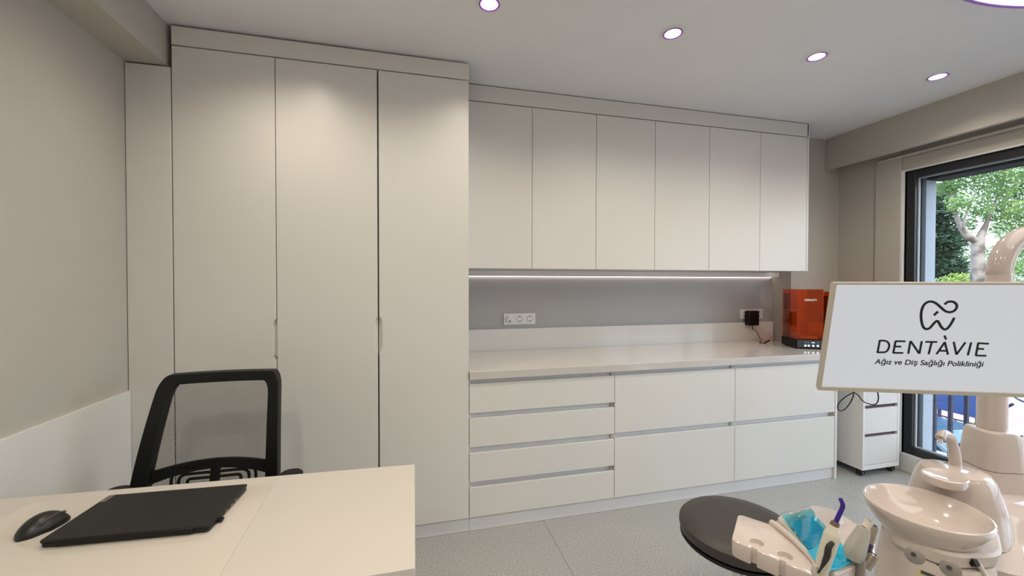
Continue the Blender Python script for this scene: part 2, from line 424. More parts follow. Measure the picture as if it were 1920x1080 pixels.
# ---- sockets
def socket(x0, x1, z0, z1, label, kinds):
    t = thing('wall_socket', label, 'socket', ((x0+x1)/2, YB, (z0+z1)/2))
    obj('cover_plate', box(x0, x1, YB-.011, YB-.001, z0, z1), white_m, t, bevel=.002)
    n = 3; w = (x1-x0-.006)/n; zc = (z0+z1)/2
    for i in range(n):
        xc = x0+.003+w*(i+.5); hw = .026
        ins = obj('socket_insert', fr_rect2(xc, zc, hw), white_m, t, bevel=.001)
        if kinds[i] == 'cap':
            cp = obj('socket_cap', lathe([(0, -.001), (.023, -.001), (.023, .012), (.018, .016), (0, .016)], (xc, YB-.013, zc), axis=axis_to((0, -1, 0)), seg=28), white_m, ins)
            obj('cap_slot', box(xc-.003, xc+.003, YB-.0305, YB-.0285, zc-.018, zc-.004), black_m, cp)
            b = bmesh.new()
            for s in (-1, 1): prism([(xc+s*.010, YB-.0305, zc+.012), (xc+s*.014, YB-.0305, zc+.008), (xc+s*.0155, YB-.0305, zc+.0095), (xc+s*.0115, YB-.0305, zc+.0135)], (0, .002, 0), b)
            obj('cap_mark', b, knob_m, cp, smooth=False)
        else:
            obj('socket_well', lathe([(.0215, .0025), (.0205, .003), (.0195, -.008), (0, -.008)], (xc, YB-.0125, zc), axis=axis_to((0, -1, 0)), seg=28), mat('socket_well_tone', (.42, .39, .34), .5), ins)
            b = bmesh.new()
            for s in (-1, 1): lathe([(0, 0), (.003, 0), (.003, .003), (0, .003)], (xc+s*.0095, YB-.0055, zc), b, seg=10, axis=axis_to((0, -1, 0)))
            for s in (-1, 1): box(xc-.004, xc+.004, YB-.016, YB-.006, zc+s*.0175-.003, zc+s*.0175+.003, b)
            obj('pin_hole', b, black_m, ins, smooth=False)
    return t
def fr_rect2(xc, zc, hw):
    b = bmesh.new(); w = .0035
    box(xc-hw, xc+hw, YB-.013, YB-.0115, zc-hw, zc+hw, b); return b
socket(.648, .889, 1.085, 1.167, 'triple white wall socket with a capped left outlet, under the second wall cabinet', ['cap', 'o', 'o'])
socket(2.715, 2.943, 1.085, 1.167, 'triple white wall socket beside the orange machine, black adapter plugged in', ['o', 'o', 'o'])
t = thing('power_adapter', 'black power adapter plugged into the socket beside the orange machine', 'adapter', (2.83, YB-.03, 1.08))
pa = on(1403, 584, 1, YB-.06); pb = on(1421, 610, 1, YB-.06)
obj('adapter_body', box(pa.x, pb.x, YB-.075, YB-.0235, pb.z, pa.z+.004), black_m, t, bevel=.006)
obj('plug_neck', lathe([(0, -.004), (.018, -.004), (.018, .011), (0, .011)], ((pa.x+pb.x)/2, YB-.0145, 1.126), axis=axis_to((0, -1, 0)), seg=24), black_m, t)
cx = (pa.x+pb.x)/2
path = spline([(cx, YB-.055, pb.z+.004), (cx+.006, YB-.055, pb.z-.035), (cx+.03, YB-.06, ZC+.09), (cx+.052, YB-.075, ZC+.035), (cx+.045, YB-.1, ZC+.008), (cx+.0, YB-.13, ZC+.0035), (cx-.02, YB-.15, ZC+.0035), (cx-.01, YB-.19, ZC+.0045), (cx+.02, YB-.21, ZC+.03)], 10)
obj('adapter_cable', tube(path, .0026, seg=8), black_m, t)
o = obj('barrel_plug', tube([path[-12], path[-1]], .006, seg=10), black_m, t)

# ================================================================== ORANGE MACHINES
def wash_box(P0, ux_, w, d, zb, label, detail=True, zt=None, name='curing_machine'):
    """P0 front-left corner, ux_ unit vector along the front, box goes back along uy_"""
    ux_ = Vector(ux_).normalized(); uy_ = Vector((-ux_.y, ux_.x, 0)); P0 = Vector(P0); zt = zt or 1.345
    def q(a, b, z): return P0+ux_*a+uy_*b+Vector((0, 0, z-P0.z))
    def bx_(a0, a1, b0, b1, z0, z1, bm=None):
        return prism([q(a0, b0, z0), q(a1, b0, z0), q(a1, b1, z0), q(a0, b1, z0)], (0, 0, z1-z0), bm)
    t = thing(name, label, 'machine', q(w/2, d/2, zb))
    hb = .068; zf = zb+.004
    base = obj('base', bx_(0, w, 0, d, zf, zb+hb), black_m, t, bevel=.004)
    for a in (.02, w-.02):
        for c in (.02, d-.02): obj('rubber_foot', lathe([(0, zb), (.008, zb), (.008, zf+.002), (0, zf+.002)], q(a, c, 0)*1, seg=12), blackr_m, t)
    obj('cover', bx_(.004, w-.004, .004, d-.004, zb+hb+.001, zt), orange_m, t, bevel=.003)
    col_ = obj('guide_column', bx_(.012, .04, d-.05, d-.012, zb+hb+.001, zt-.035), black_m, t, bevel=.002)
    obj('turntable', bx_(.04, w-.03, .03, d-.05, zb+hb+.006, zb+hb+.024), mat('plate_light', (.75, .72, .66), .4), t, bevel=.002)
    obj('lift_carriage', bx_(w*.25, w*.45, d-.06, d-.03, zb+hb+.1, zb+hb+.2), mat('carriage_grey', (.30, .29, .28), .4), t, bevel=.006)
    if detail:
        pn = obj('control_panel', bx_(.006, w-.006, -.0022, -.0004, zb+.012, zb+hb-.004), mat('panel_face', (.05, .065, .085), .2), t, bevel=.0005)
        n = -uy_; bgm = emit_mat('button_glow', (.9, .93, 1), .7); dgm = emit_mat('display_glow', (.7, .78, .9), .45)
        for k, a in enumerate((.32, .44, .60, .76)):
            obj('button', lathe([(0, 0), (.0078, 0), (.0078, .001), (0, .001)], q(w*a, -.0032, zb+.026), seg=18, axis=axis_to(n)), bgm, pn, smooth=False)
        obj('display', bx_(w*.53, w*.66, -.0032, -.0024, zb+.045, zb+.054), dgm, pn, smooth=False)
        for a in (.32, .42, .76):
            obj('indicator_light', bx_(w*a-.002, w*a+.002, -.0032, -.0024, zb+.047, zb+.052), dgm, pn, smooth=False)
        mw = Matrix.Translation(q(w*.5, .0015, zb+.36)) @ Matrix((ux_, Vector((0, 0, 1)), -uy_)).transposed().to_4x4()
        text('CREALITY', .019, mat('logo_white', (.9, .9, .88), .4), mw, t, 'lettering', offset=.0006)
    return t
P = on(1493, 654, 2, ZC); Q = on(1548, 655.5, 2, ZC); R_ = on(1430, 646, 2, ZC)
wash_box((P.x, P.y, ZC), (Q-P).normalized(), .187, (R_-P).length*.98, ZC, 'orange-covered resin curing machine with black base on the worktop end')

# ================================================================== DRAWER CART
cx0, cx1, cy0, cy1, cz0, cz1 = 3.118, 3.468, 2.19, 2.66, .052, .905
t = thing('drawer_cart', 'white rolling drawer cart between the base cabinets and the window', 'cart', ((cx0+cx1)/2, (cy0+cy1)/2, 0))
b = box(cx0, cx0+.017, cy0, cy1, cz0, cz1); box(cx1-.017, cx1, cy0, cy1, cz0, cz1, b); box(cx0+.017, cx1-.017, cy0, cy1, cz0, cz0+.03, b)
box(cx0+.017, cx1-.017, cy0, cy1, cz1-.02, cz1, b); box(cx0+.017, cx1-.017, cy0+.07, cy1, cz0+.03, cz1-.02, b)
obj('body', b, white_m, t, bevel=.001)
fr_ = [(.086, .285), (.310, .490), (.515, .695), (.72, .88)]
for za, zb in fr_:
    d_ = obj('drawer', box(cx0+.0185, cx1-.0185, cy0+.002, cy0+.02, za, zb), cab_m, t, bevel=.001)
    obj('grip_slot', box(cx0+.019, cx1-.019, cy0+.0205, cy0+.06, zb-.004, zb+.02), mat('slot_brown', (.10, .06, .06), .7), d_, smooth=False)
for x in (cx0+.03, cx1-.03):
    for y in (cy0+.035, cy1-.035):
        c_ = obj('caster', lathe([(0, -.009), (.022, -.009), (.024, -.005), (.024, .005), (.022, .009), (0, .009)], (x, y, .0245), axis=axis_to((0, 1, 0)), seg=24), blackr_m, t)
        b = box(x-.024, x+.024, y-.015, y-.0105, .012, cz0); box(x-.024, x+.024, y+.0105, y+.015, .012, cz0, b); box(x-.024, x+.024, y-.015, y+.015, .0495, cz0+.0005, b)
        obj('caster_fork', b, black_m, c_, bevel=.002)
        obj('axle', tube([(x, y-.018, .0245), (x, y+.018, .0245)], .005, seg=10), chrome_m, c_)
# second orange machine standing on the cart
P2 = Vector((3.125, 2.235, cz1))
wash_box(P2, (1, 0, 0), .30, .30, cz1, 'second orange-covered machine on the drawer cart, mostly behind the monitor', False, zt=1.325, name='resin_printer')

# ================================================================== DESK
t = thing('desk', 'cream desk with a square-cut top in the left foreground', 'desk', (-.6, 1.2, 0))
poly = [(-1.255, .932), (.005, .932), (.008, 1.469), (-1.255, 1.527)]
obj('desk_top', prism([(x, y, .712) for x, y in poly], (0, 0, .038)), desk_m, t, bevel=.0015)
obj('side_leg', box(-.035, .003, .96, 1.44, 0, .711), desk_m, t, bevel=.0015)
obj('side_leg', box(-1.25, -1.212, .96, 1.48, 0, .711), desk_m, t, bevel=.0015)
obj('modesty_panel', box(-1.211, -.036, .965, .985, .12, .711), desk_m, t, bevel=.0015)
# desk pad
a = Vector((-.431, 1.437)); b2 = Vector((-.41, .96)); c2 = Vector((-1.08, .955)); d2 = Vector((-1.085, 1.474))
def round_poly(pts, r, n=8):
    out = []; N = len(pts)
    for i in range(N):
        p = Vector(pts[i]); u = (Vector(pts[i-1])-p).normalized(); v = (Vector(pts[(i+1) % N])-p).normalized()
        A, B = p+u*r, p+v*r
        for k in range(n+1):
            s = k/n; out.append((1-s)**2*A+2*s*(1-s)*p+s*s*B)
    return out
pp = round_poly([a, b2, c2, d2], .035)
o = obj('desk_pad', prism([(p.x, p.y, .7503) for p in pp], (0, 0, .0026)), pad_m, bevel=.0022, seg=3)
tag(o, 'clear glossy writing pad with rounded corners lying on the desk', 'desk pad')
ZP = .7530
# laptop
t = thing('laptop', 'closed dark grey laptop lying on the desk pad', 'laptop', (-.68, 1.3, ZP))
lc = [Vector((-.873, 1.209)), Vector((-.507, 1.184)), Vector((-.495, 1.403)), Vector((-.861, 1.424))]
cen = sum(lc, Vector((0, 0)))/4
def rp(s, r=.008): return round_poly([cen+(p-cen)*s for p in lc], r, 4)
obj('laptop_base', prism([(p.x, p.y, ZP+.002) for p in rp(.995, .01)], (0, 0, .009)), lap_m, t, bevel=.002)
for p in [cen+(p-cen)*.88 for p in lc]: obj('rubber_foot', lathe([(0, ZP-.0001), (.006, ZP-.0001), (.006, ZP+.003), (0, ZP+.003)], (p.x, p.y, 0), seg=12), blackr_m, t)
lid = obj('laptop_lid', prism([(p.x, p.y, ZP+.0122) for p in rp(1.0, .006)], (0, 0, .0068)), lap_m, t, bevel=.0012)
e1 = (lc[1]-lc[0]).normalized(); e2 = (lc[3]-lc[0]).normalized()
L_ = (lc[1]-lc[0]).length
def lap(a, b, z): p = lc[0]+e1*a+e2*b; return (p.x, p.y, z)
hb_ = prism([lap(.035, -.004, ZP+.004), lap(L_-.035, -.004, ZP+.004), lap(L_-.035, .006, ZP+.004), lap(.035, .006, ZP+.004)], (0, 0, .0138))
obj('hinge_bar', hb_, black_m, t, bevel=.002)
lg = obj('badge', prism([lap(.004, L_*.0+.175, ZP+.0192), lap(.016, .175, ZP+.0192), lap(.016, .213, ZP+.0192), lap(.004, .213, ZP+.0192)], (0, 0, .0004)), mat('badge_grey', (.30, .28, .26), .3, metal=.6), lid, smooth=False)
mw = Matrix.Translation(Vector(lap(.0075, .194, ZP+.0197))) @ Matrix.Rotation(-PI/2+.0, 4, 'Z')
text('Lenovo', .0085, lap_m, Matrix.Translation(Vector(lap(.0075, .194, ZP+.0197))) @ Matrix.Rotation(math.atan2(-e2.y, -e2.x), 4, 'Z'), lg, 'lettering', ext=.0001)
dp = lap(L_+.004, .05, 0)
o = obj('usb_receiver', prism([lap(L_-.001, .04, ZP+.0035), lap(L_+.011, .04, ZP+.0035), lap(L_+.011, .056, ZP+.0035), lap(L_-.001, .056, ZP+.0035)], (0, 0, .006)), black_m, bevel=.0015)
tag(o, 'tiny black usb receiver plugged into the right side of the laptop', 'usb receiver')
b = bmesh.new()
for s in (.085, .115, .14): prism([lap(L_-.0028, s, ZP+.0045), lap(L_-.0008, s, ZP+.0045), lap(L_-.0008, s+.014, ZP+.0045), lap(L_-.0028, s+.014, ZP+.0045)], (0, 0, .0035), b)
obj('side_port', b, steel_m, t, smooth=False)
# mouse
mp = on(78, 982, 2, .765); dirm = (on(118, 958, 2, .757)-on(34, 1004, 2, .757)); dirm.z = 0; ml = dirm.length*.5; dirm.normalize()
nrm = Vector((-dirm.y, dirm.x, 0))
t = thing('computer_mouse', 'black sculpted computer mouse left of the laptop', 'mouse', (mp.x, mp.y, ZP-.0025))
rings = []
NM = 14
for i in range(NM+1):
    s = i/NM; u = -1+2*s
    wd = .033*(1-abs(u)**2.6)**.5*(1.0+.12*u)+.0008; ht = (.040*(1-abs(u*1.0)**2.2)**.6)*(.72+.28*math.sin(PI*(.15+.75*s)))+.0015
    c0 = Vector((mp.x, mp.y, ZP-.0002-.0022))+dirm*(u*.058)
    ring = []
    for k in range(20):
        a_ = 2*PI*k/20; xx = math.cos(a_); zz = math.sin(a_)
        z = max(0, zz)**.8*ht if zz > 0 else 0
        off = .010*max(0, zz)*(1 if s > .3 else s/.3)
        flare = 1.0+(.18 if (xx < -.5 and zz < .5 and s > .35) else 0)
        ring.append(c0+nrm*(xx*wd*flare*(1 if zz > 0 else .92)+off*0)+Vector((0, 0, z+.0002)))
    rings.append(ring)
ms = obj('shell', loft(rings), mat('mouse_black', (.009, .009, .0085), .38), t, sub=1)
whp = Vector((mp.x, mp.y, ZP))-dirm*.026
obj('scroll_wheel', lathe([(0, -.0035), (.010, -.0035), (.011, 0), (.010, .0035), (0, .0035)], whp+Vector((0, 0, .0235)), axis=axis_to(nrm), seg=24), blackr_m, t)
b = bmesh.new()
pth = [Vector((mp.x, mp.y, ZP-.002))+dirm*(u*.058)+nrm*(-.024+.006*u)+Vector((0, 0, .031*(1-abs(u)**2.4)**.6+.001)) for u in (-.5, -.2, .1, .4, .7)]
obj('side_strip', tube(spline(pth, 4), .0022, seg=8), mat('mouse_grey', (.07, .07, .07), .3), t)

# ================================================================== OFFICE CHAIR
cc = Vector((-.775, 1.62, 0))
t = thing('office_chair', 'black mesh-back office chair behind the desk', 'chair', (cc.x, cc.y, 0))
# back frame plane: leans back toward the wall
def bk(x, h):   # x across, h up from lumbar root; returns world point (curved back)
    z = .58+h; y = 1.79+.20*h+.25*(h-.12)**2*.3
    return Vector((x, y-.045*(1-((x-cc.x)/.26)**2)*-1*0.0+.0, z))
fo = [on(250, 915, 1, 1.80), on(288, 712, 1, 1.88), on(517, 699, 1, 1.88), on(525, 890, 1, 1.80)]
def bpnt(s, h):   # s -1..1 , h 0..1
    zb_, zt_ = .44, 1.022
    z = zb_+(zt_-zb_)*h; y = 1.765+.105*h+.02*(2*h-1)**2
    wl = .262-.050*h**1.3; cxx = -.789+.030*h
    return Vector((cxx+s*wl, y+.030*(1-s*s)*.9, z))
outer = []; inner = []
def outl(mg, r_s=.13, r_h=.11, n=8):
    pts = []
    for sx_, sh, a0 in ((1, 1, 0), (-1, 1, PI/2), (-1, 0, PI), (1, 0, 1.5*PI)):
        for k in range(n+1):
            a_ = a0+PI/2*k/n
            S1 = 1-mg; T1 = 1-mg*.42; T0 = .02
            pts.append((sx_*(S1-r_s)+r_s*math.cos(a_), (T1-r_h if sh else T0+r_h)+r_h*math.sin(a_)))
    return pts
def dens(pts, k=3):
    o_ = []
    for i in range(len(pts)):
        a_, b_ = pts[i], pts[(i+1) % len(pts)]
        L2 = math.hypot(a_[0]-b_[0], a_[1]-b_[1]); m_ = max(1, int(L2/.08))
        for j in range(m_): o_.append((a_[0]+(b_[0]-a_[0])*j/m_, a_[1]+(b_[1]-a_[1])*j/m_))
    return o_
po = dens(outl(0)); 
pi_ = []
for s_, h_ in po:    # inner edge = scaled outline
    hc = .5; pi_.append((s_*.80 , hc+(h_-hc)*.865))
b = bmesh.new(); th = Vector((0, .046, 0)); n_ = len(po)
RO = [b.verts.new(bpnt(*p)) for p in po]; RI = [b.verts.new(bpnt(*p)+Vector((0, .004, 0))) for p in pi_]
RO2 = [b.verts.new(bpnt(*p)+th) for p in po]; RI2 = [b.verts.new(bpnt(*p)+th) for p in pi_]
for i in range(n_):
    j = (i+1) % n_
    b.faces.new((RO[i], RO[j], RI[j], RI[i])); b.faces.new((RO2[i], RI2[i], RI2[j], RO2[j]))
    b.faces.new((RO[i], RO2[i], RO2[j], RO[j])); b.faces.new((RI[i], RI[j], RI2[j], RI2[i]))
obj('back_frame', b, black_m, t, bevel=.004)
# woven mesh
b = bmesh.new(); uvl = b.loops.layers.uv.new('UVMap'); NX, NZ = 14, 18; G = []
for iz in range(NZ+1):
    G.append([b.verts.new(bpnt(-.86+1.72*ix/NX, .08+.86*iz/NZ)+Vector((0, .030, 0))) for ix in range(NX+1)])
for iz in range(NZ):
    for ix in range(NX):
        f_ = b.faces.new((G[iz][ix], G[iz][ix+1], G[iz+1][ix+1], G[iz+1][ix]))
        for l_, (u_, v_) in zip(f_.loops, ((ix, iz), (ix+1, iz), (ix+1, iz+1), (ix, iz+1))): l_[uvl].uv = (u_/NX*.40, v_/NZ*.52)
# square hole pitch about 4 mm
mo = obj('back_mesh', b, mesh_mat('woven_black_mesh', (.02, .018, .015), 130), t)
# lumbar bar and support behind the mesh
bar = []
for k in range(15):
    s_ = -.9+1.8*k/14; bar.append((s_, .36+.055*(1-s_*s_)))
b = bmesh.new()
top_ = [bpnt(s_, h_)+Vector((0, .034, 0)) for s_, h_ in bar]; bot_ = [bpnt(s_, h_-.065-.03*(s_*s_))+Vector((0, .034, 0)) for s_, h_ in bar]
prism(top_+bot_[::-1], (0, .012, 0), b); obj('lumbar_crossbar', b, black_m, t, bevel=.002)
b = bmesh.new()
for lw_, lh_ in ((.30, .115), (.25, .075), (.19, .035)):
    lp = []
    for (xx, zz) in rrect(lw_, lh_, lh_*.35, 4): lp.append(bpnt(0, .255)+Vector((xx-.0, .052, zz)))
    tube(lp, .006, b, seg=8, closed=True)
tube([bpnt(0, .36)+Vector((0, .052, 0)), bpnt(0, .02)+Vector((0, .052, 0))], .018, b, seg=12)
obj('lumbar_support', b, black_m, t)
b = tube(spline([bpnt(0, .08)+Vector((0, .03, 0)), Vector((-.785, 1.83, .40)), Vector((-.78, 1.74, .37)), Vector((-.775, 1.66, .38))], 6), .02, ry=.03, seg=14)
obj('back_stem', b, black_m, t)
seatr = [[Vector((cc.x+x, cc.y-.02+y, z)) for x, y in rrect(w_, d_, .09, 6)] for w_, d_, z in ((.46, .45, .405), (.49, .48, .425), (.49, .48, .455), (.46, .45, .475), (.36, .35, .482))]
obj('seat', loft(seatr), mat('black_fabric', (.02, .02, .02), .9), t)
obj('gas_lift', lathe([(0, .085), (.03, .085), (.03, .22), (.02, .22), (.02, .36), (.07, .37), (.08, .403), (0, .403)], (cc.x, cc.y, 0), seg=24), black_m, t)
for k in range(5):
    a_ = k*2*PI/5+.3; dx, dy = math.cos(a_), math.sin(a_)
    lg = obj('base_leg', tube([(cc.x+dx*.02, cc.y+dy*.02, .10), (cc.x+dx*.28, cc.y+dy*.28, .075)], [.024, .015], seg=12), black_m, t)
    obj('caster', lathe([(0, -.018), (.024, -.018), (.027, -.01), (.027, .01), (.024, .018), (0, .018)], (cc.x+dx*.285, cc.y+dy*.285, .0272), axis=axis_to((-dy, dx, 0)), seg=20), blackr_m, lg)
for s in (-1, 1):
    xa = (-1.055 if s < 0 else -.475)
    ar = [[Vector((xa+x, 1.70+y, z)) for x, y in rrect(w_, .24, .03, 5)] for w_, z in ((.072, .606), (.085, .612), (.085, .624), (.07, .630))]
    ap = obj('armrest', loft(ar), black_m, t)
    obj('armrest_post', tube(spline([(cc.x+s*.16, cc.y, .40), (cc.x+s*.25, cc.y+.01, .40), (xa, cc.y+.04, .46), (xa, cc.y+.06, .607)], 6), .016, ry=.022, seg=12), black_m, ap)

# ================================================================== STOOL
sc_ = Vector((1.177, 1.2505, 0))
t = thing('round_stool', 'round stool with dark padded seat between the worktop and the dental tray', 'stool', sc_)
obj('cushion', lathe([(0, .447), (.188, .447), (.199, .455), (.2045, .475), (.203, .490), (.190, .502), (.15, .506), (0, .507)], sc_, seg=72), vinyl_m, t)
obj('seat_rim', lathe([(0, .428), (.185, .428), (.196, .434), (.200, .4395), (.196, .446), (0, .446)], sc_, seg=72), black_m, t)
obj('gas_lift', lathe([(0, .07), (.028, .07), (.028, .24), (.018, .24), (.018, .40), (.06, .41), (.06, .427), (0, .427)], sc_, seg=24), chrome_m, t)
for k in range(5):
    a_ = k*2*PI/5; dx, dy = math.cos(a_), math.sin(a_)
    lg = obj('leg', tube([(sc_.x+dx*.02, sc_.y+dy*.02, .085), (sc_.x+dx*.22, sc_.y+dy*.22, .062)], [.02, .012], seg=12), chrome_m, t)
    obj('caster', lathe([(0, -.014), (.022, -.014), (.025, -.008), (.025, .008), (.022, .014), (0, .014)], (sc_.x+dx*.225, sc_.y+dy*.225, .0252), axis=axis_to((-dy, dx, 0)), seg=20), blackr_m, lg)

# ================================================================== DENTAL UNIT
t = du = thing('dental_unit', 'beige dental unit with spittoon bowl and column in the right foreground', 'dental unit', (1.7, .85, 0))
bc = Vector((1.438, .843, 0))
bz = .75
prof = [(.0, bz-.068), (.03, bz-.067), (.06, bz-.060), (.09, bz-.044), (.115, bz-.020), (.127, bz-.003), (.131, bz), (.135, bz-.002), (.1365, bz-.008), (.129, bz-.028),
        (.112, bz-.058), (.09, bz-.085), (.06, bz-.101), (.0, bz-.105)]
obj('spittoon_bowl', lathe(prof, bc, seg=80), gloss_m, t)
obj('bowl_drain', lathe([(0, bz-.062), (.022, bz-.062), (.026, bz-.066), (.026, bz-.069), (0, bz-.069)], (bc.x+.02, bc.y-.02, 0), seg=32), gloss2_m, t)
# bowl seat plate under the bowl with squared nose
pl = round_poly([(1.33, .87), (1.355, .745), (1.50, .71), (1.66, .80), (1.62, .95), (1.45, .97)], .05, 6)
rg = [[Vector((p.x, p.y, z))+Vector((bc.x-p.x, bc.y-p.y, 0))*k_ for p in pl] for z, k_ in ((.640, .12), (.646, .05), (.676, .0), (.684, .04))]
obj('bowl_seat', loft(rg), gloss2_m, t)
# body below bowl
bp_ = round_poly([(1.30, .80), (1.36, .70), (1.52, .69), (1.615, .78), (1.60, .98), (1.40, .98)], .06, 6)
rg = [[Vector((p.x, p.y, z))+Vector((1.47-p.x, .84-p.y, 0))*k_ for p in bp_] for z, k_ in ((.05, .06), (.30, .03), (.55, .12), (.640, .20))]
obj('unit_body', loft(rg), gloss2_m, t)
# rear shell rising behind the bowl to the column
def ell(cx, cy, rx, ry, z, n=40, e=2.5, rot=0):
    out = []
    for k in range(n):
        a_ = 2*PI*k/n; c_, s_ = math.cos(a_), math.sin(a_)
        x = rx*abs(c_)**(2/e)*(1 if c_ > 0 else -1); y = ry*abs(s_)**(2/e)*(1 if s_ > 0 else -1)
        out.append(Vector((cx+x*math.cos(rot)-y*math.sin(rot), cy+x*math.sin(rot)+y*math.cos(rot), z)))
    return out
rot_ = -.45
rg = [ell(1.745, .89, .125, .14, .05, rot=0), ell(1.745, .89, .125, .14, .45, rot=0), ell(1.755, .89, .13, .145, .56, rot=0), ell(1.82, .90, .155, .13, .60, rot=0), ell(1.86, .91, .14, .115, .66, rot=rot_), ell(1.89, .93, .105, .09, .69, rot=rot_)]
obj('rear_shell', loft(rg), gloss_m, t)
# pedestal of cup filler
pc = Vector((1.685, .912))
rg = [ell(pc.x+dx_, pc.y+dx_*.4, rx_, ry_, z_, rot=rot_+.9, e=2.2) for dx_, rx_, ry_, z_ in ((.03, .115, .125, .60), (.022, .105, .115, .68), (.010, .090, .100, .74), (0, .078, .088, .782), (0, .068, .078, .797), (0, .048, .056, .803))]
obj('cup_filler_pedestal', loft(rg), gloss_m, t)
dc = on(1771, 893, 2, .80)
prof = [(0, .774), (.036, .774), (.048, .779), (.0525, .790), (.052, .802), (.048, .8045), (.044, .802), (.027, .795), (0, .793)]
cupd = obj('cup_stand', lathe(prof, (dc.x, dc.y, 0), seg=56, sx=1.06, sy=.98), gloss_m, t)
dd = on(1777, 881, 2, .80)
obj('cup_drain', lathe([(0, .794), (.018, .796), (.018, .800), (0, .800)], (dd.x, dd.y, 0), seg=28, sx=1.2, sy=.7, rot=.1), mat('drain_dark', (.05, .04, .015), .3), cupd)
dF = (on(1790, 878, 2, .79)-CAM).dot(fwd)
fp = [at(1791, 880, dF), at(1791, 862, dF), at(1787, 838, dF), at(1782, 822, dF), at(1775, 815, dF-.005), at(1767, 815, dF-.015), at(1763, 822, dF-.022)]
obj('faucet', tube(spline(fp, 6), [.0175-.004*min(1, i/20) for i in range(37)], seg=20, ry=[.0165-.004*min(1, i/20) for i in range(37)]), gloss_m, t)
obj('faucet_nozzle', tube([at(1763, 823, dF-.023), at(1763, 831, dF-.023)], .006, seg=14), white_m, t)
# column base box and collar
dB = 1.36
cB = at(1858, 860, dB+.06)
def cring(z, hw, hd, r=.035, off=(0, 0)):
    return [Vector((cB.x+off[0]+(x*math.cos(-.35)-y*math.sin(-.35)), cB.y+off[1]+(x*math.sin(-.35)+y*math.cos(-.35)), z)) for x, y in rrect(hw*2, hd*2, r, 6)]
zt_, zm_ = .885, .755
obj('column_cover', loft([cring(zm_+.002, .063, .066), cring(zm_+.06, .060, .063), cring(zt_-.012, .056, .058), cring(zt_-.003, .053, .055), cring(zt_, .047, .049)]), gloss_m, t)
obj('column_collar', loft([cring(.62, .10, .09, .05), cring(.68, .078, .077, .04), cring(.72, .069, .070), cring(zm_, .064, .067)]), gloss_m, t)
# pole, passing behind the monitor, bending into the lamp arm
p0 = at(1859, 820, 1.42); 
pole = [Vector((p0.x, p0.y, .86)), Vector((p0.x, p0.y, 1.05)), Vector((p0.x, p0.y, 1.25)), at(1874, 528, 1.42)]
path = spline(pole+[at(1874, 505, 1.42), at(1881, 480, 1.42), at(1896, 458, 1.42), at(1920, 442, 1.42), at(1960, 436, 1.42), at(2020, 440, 1.42), at(2120, 470, 1.40)], 8)
rr = [.037-.005*min(1, max(0, (i-20))/8) for i in range(len(path))]
obj('lamp_post', tube(path, rr, seg=28), gloss_m, t)
lh = path[-1]
obj('lamp_head', lathe([(0, -.03), (.09, -.03), (.12, -.01), (.12, .02), (.06, .05), (0, .055)], lh-Vector((0, 0, .06)), seg=40), gloss_m, t)
obj('side_arm', tube([at(1900, 842, 1.44), at(1990, 800, 1.5)], .02, seg=16), gloss2_m, t)
# knobs on the front of the body
for (px, py) in ((1715, 1041), (1782, 1066)):
    kp = on(px, py, 1, .74) if False else at(px, py, (on(px, py, 2, .60)-CAM).dot(fwd)*.88)
    n3 = (CAM-kp); n3.z *= .5; n3.normalize()
    kb = obj('knob', lathe([(0, 0), (.0175, 0), (.0195, .002), (.0195, .005), (.017, .007), (0, .008)], kp, axis=axis_to(n3), seg=40), knob_m, t)
    obj('knob_cap', lathe([(0, .0078), (.005, .0078), (.005, .010), (0, .0105)], kp+up*.004-rt*.003, axis=axis_to(n3), seg=20), mat('knob_tip', (.06, .05, .045), .2), kb)
lp_ = at(1752, 1072, 1.02)
o = obj('warning_label', box(0, 0, 0, 0, 0, 0) if False else prism([at(1722, 1066, 1.035), at(1750, 1078, 1.035), at(1746, 1092, 1.035), at(1718, 1080, 1.035)], fwd*.0008), mat('label_yellow', (.55, .50, .22), .5), t, smooth=False)
obj('label_band', prism([at(1728, 1069, 1.034), at(1758, 1081, 1.034), at(1757, 1087, 1.034), at(1727, 1075, 1.034)], fwd*.0006), mat('label_dark', (.05, .05, .04), .5), t, smooth=False)
# suction tip holder rod at right
d_r = 1.06
obj('hose_holder', tube([at(1800, 1052, d_r+.02), at(1829, 1056, d_r), at(1836, 1060, d_r), at(1862, 1105, d_r)], .0065, seg=12), gloss2_m, t)
obj('holder_clip', tube([at(1822, 1055, d_r-.004), at(1831, 1056, d_r-.004)], .0105, seg=4), black_m, t)

# ---- instrument tray (assistant tray) on its arm
zt0 = .80
def tp(px, py, z=zt0): p = on(px, py, 2, z); return Vector((p.x, p.y, z))
t = thing('instrument_tray', 'beige moulded instrument tray with notched front edge, over the stool', 'tray', (.86, .70, .6))
base_pts = round_poly([tp(1384, 964).xy, tp(1442, 981).xy, tp(1462, 972).xy, tp(1565, 1060).xy, tp(1565, 1092).xy, tp(1370, 1010).xy], .012, 5)
def notch_poly():
    A = tp(1371, 1012).xy; B = tp(1566, 1097).xy; e = (B-A).normalized(); nn = Vector((-e.y, e.x))
    if (tp(1384, 964).xy-A).dot(nn) < 0: nn = -nn
    L3 = (B-A).length; pts = [tp(1462, 973).xy, tp(1440, 981).xy]
    c1_ = round_poly([tp(1442, 981).xy, tp(1384, 963).xy, A, A+e*.05], .014, 6)
    pts += [p for p in c1_[7:21]]
    for px in (1413, 1467):
        m_ = on(px, 1012+(px-1371)*.42, 2, zt0).xy; s_ = (m_-A).dot(e); w_ = .0058
        pts += [A+e*(s_-w_), A+e*(s_-w_)+nn*.010, A+e*(s_+w_)+nn*.010, A+e*(s_+w_)]
    pts += [B, B+nn*.05, tp(1570, 1062).xy]
    return pts
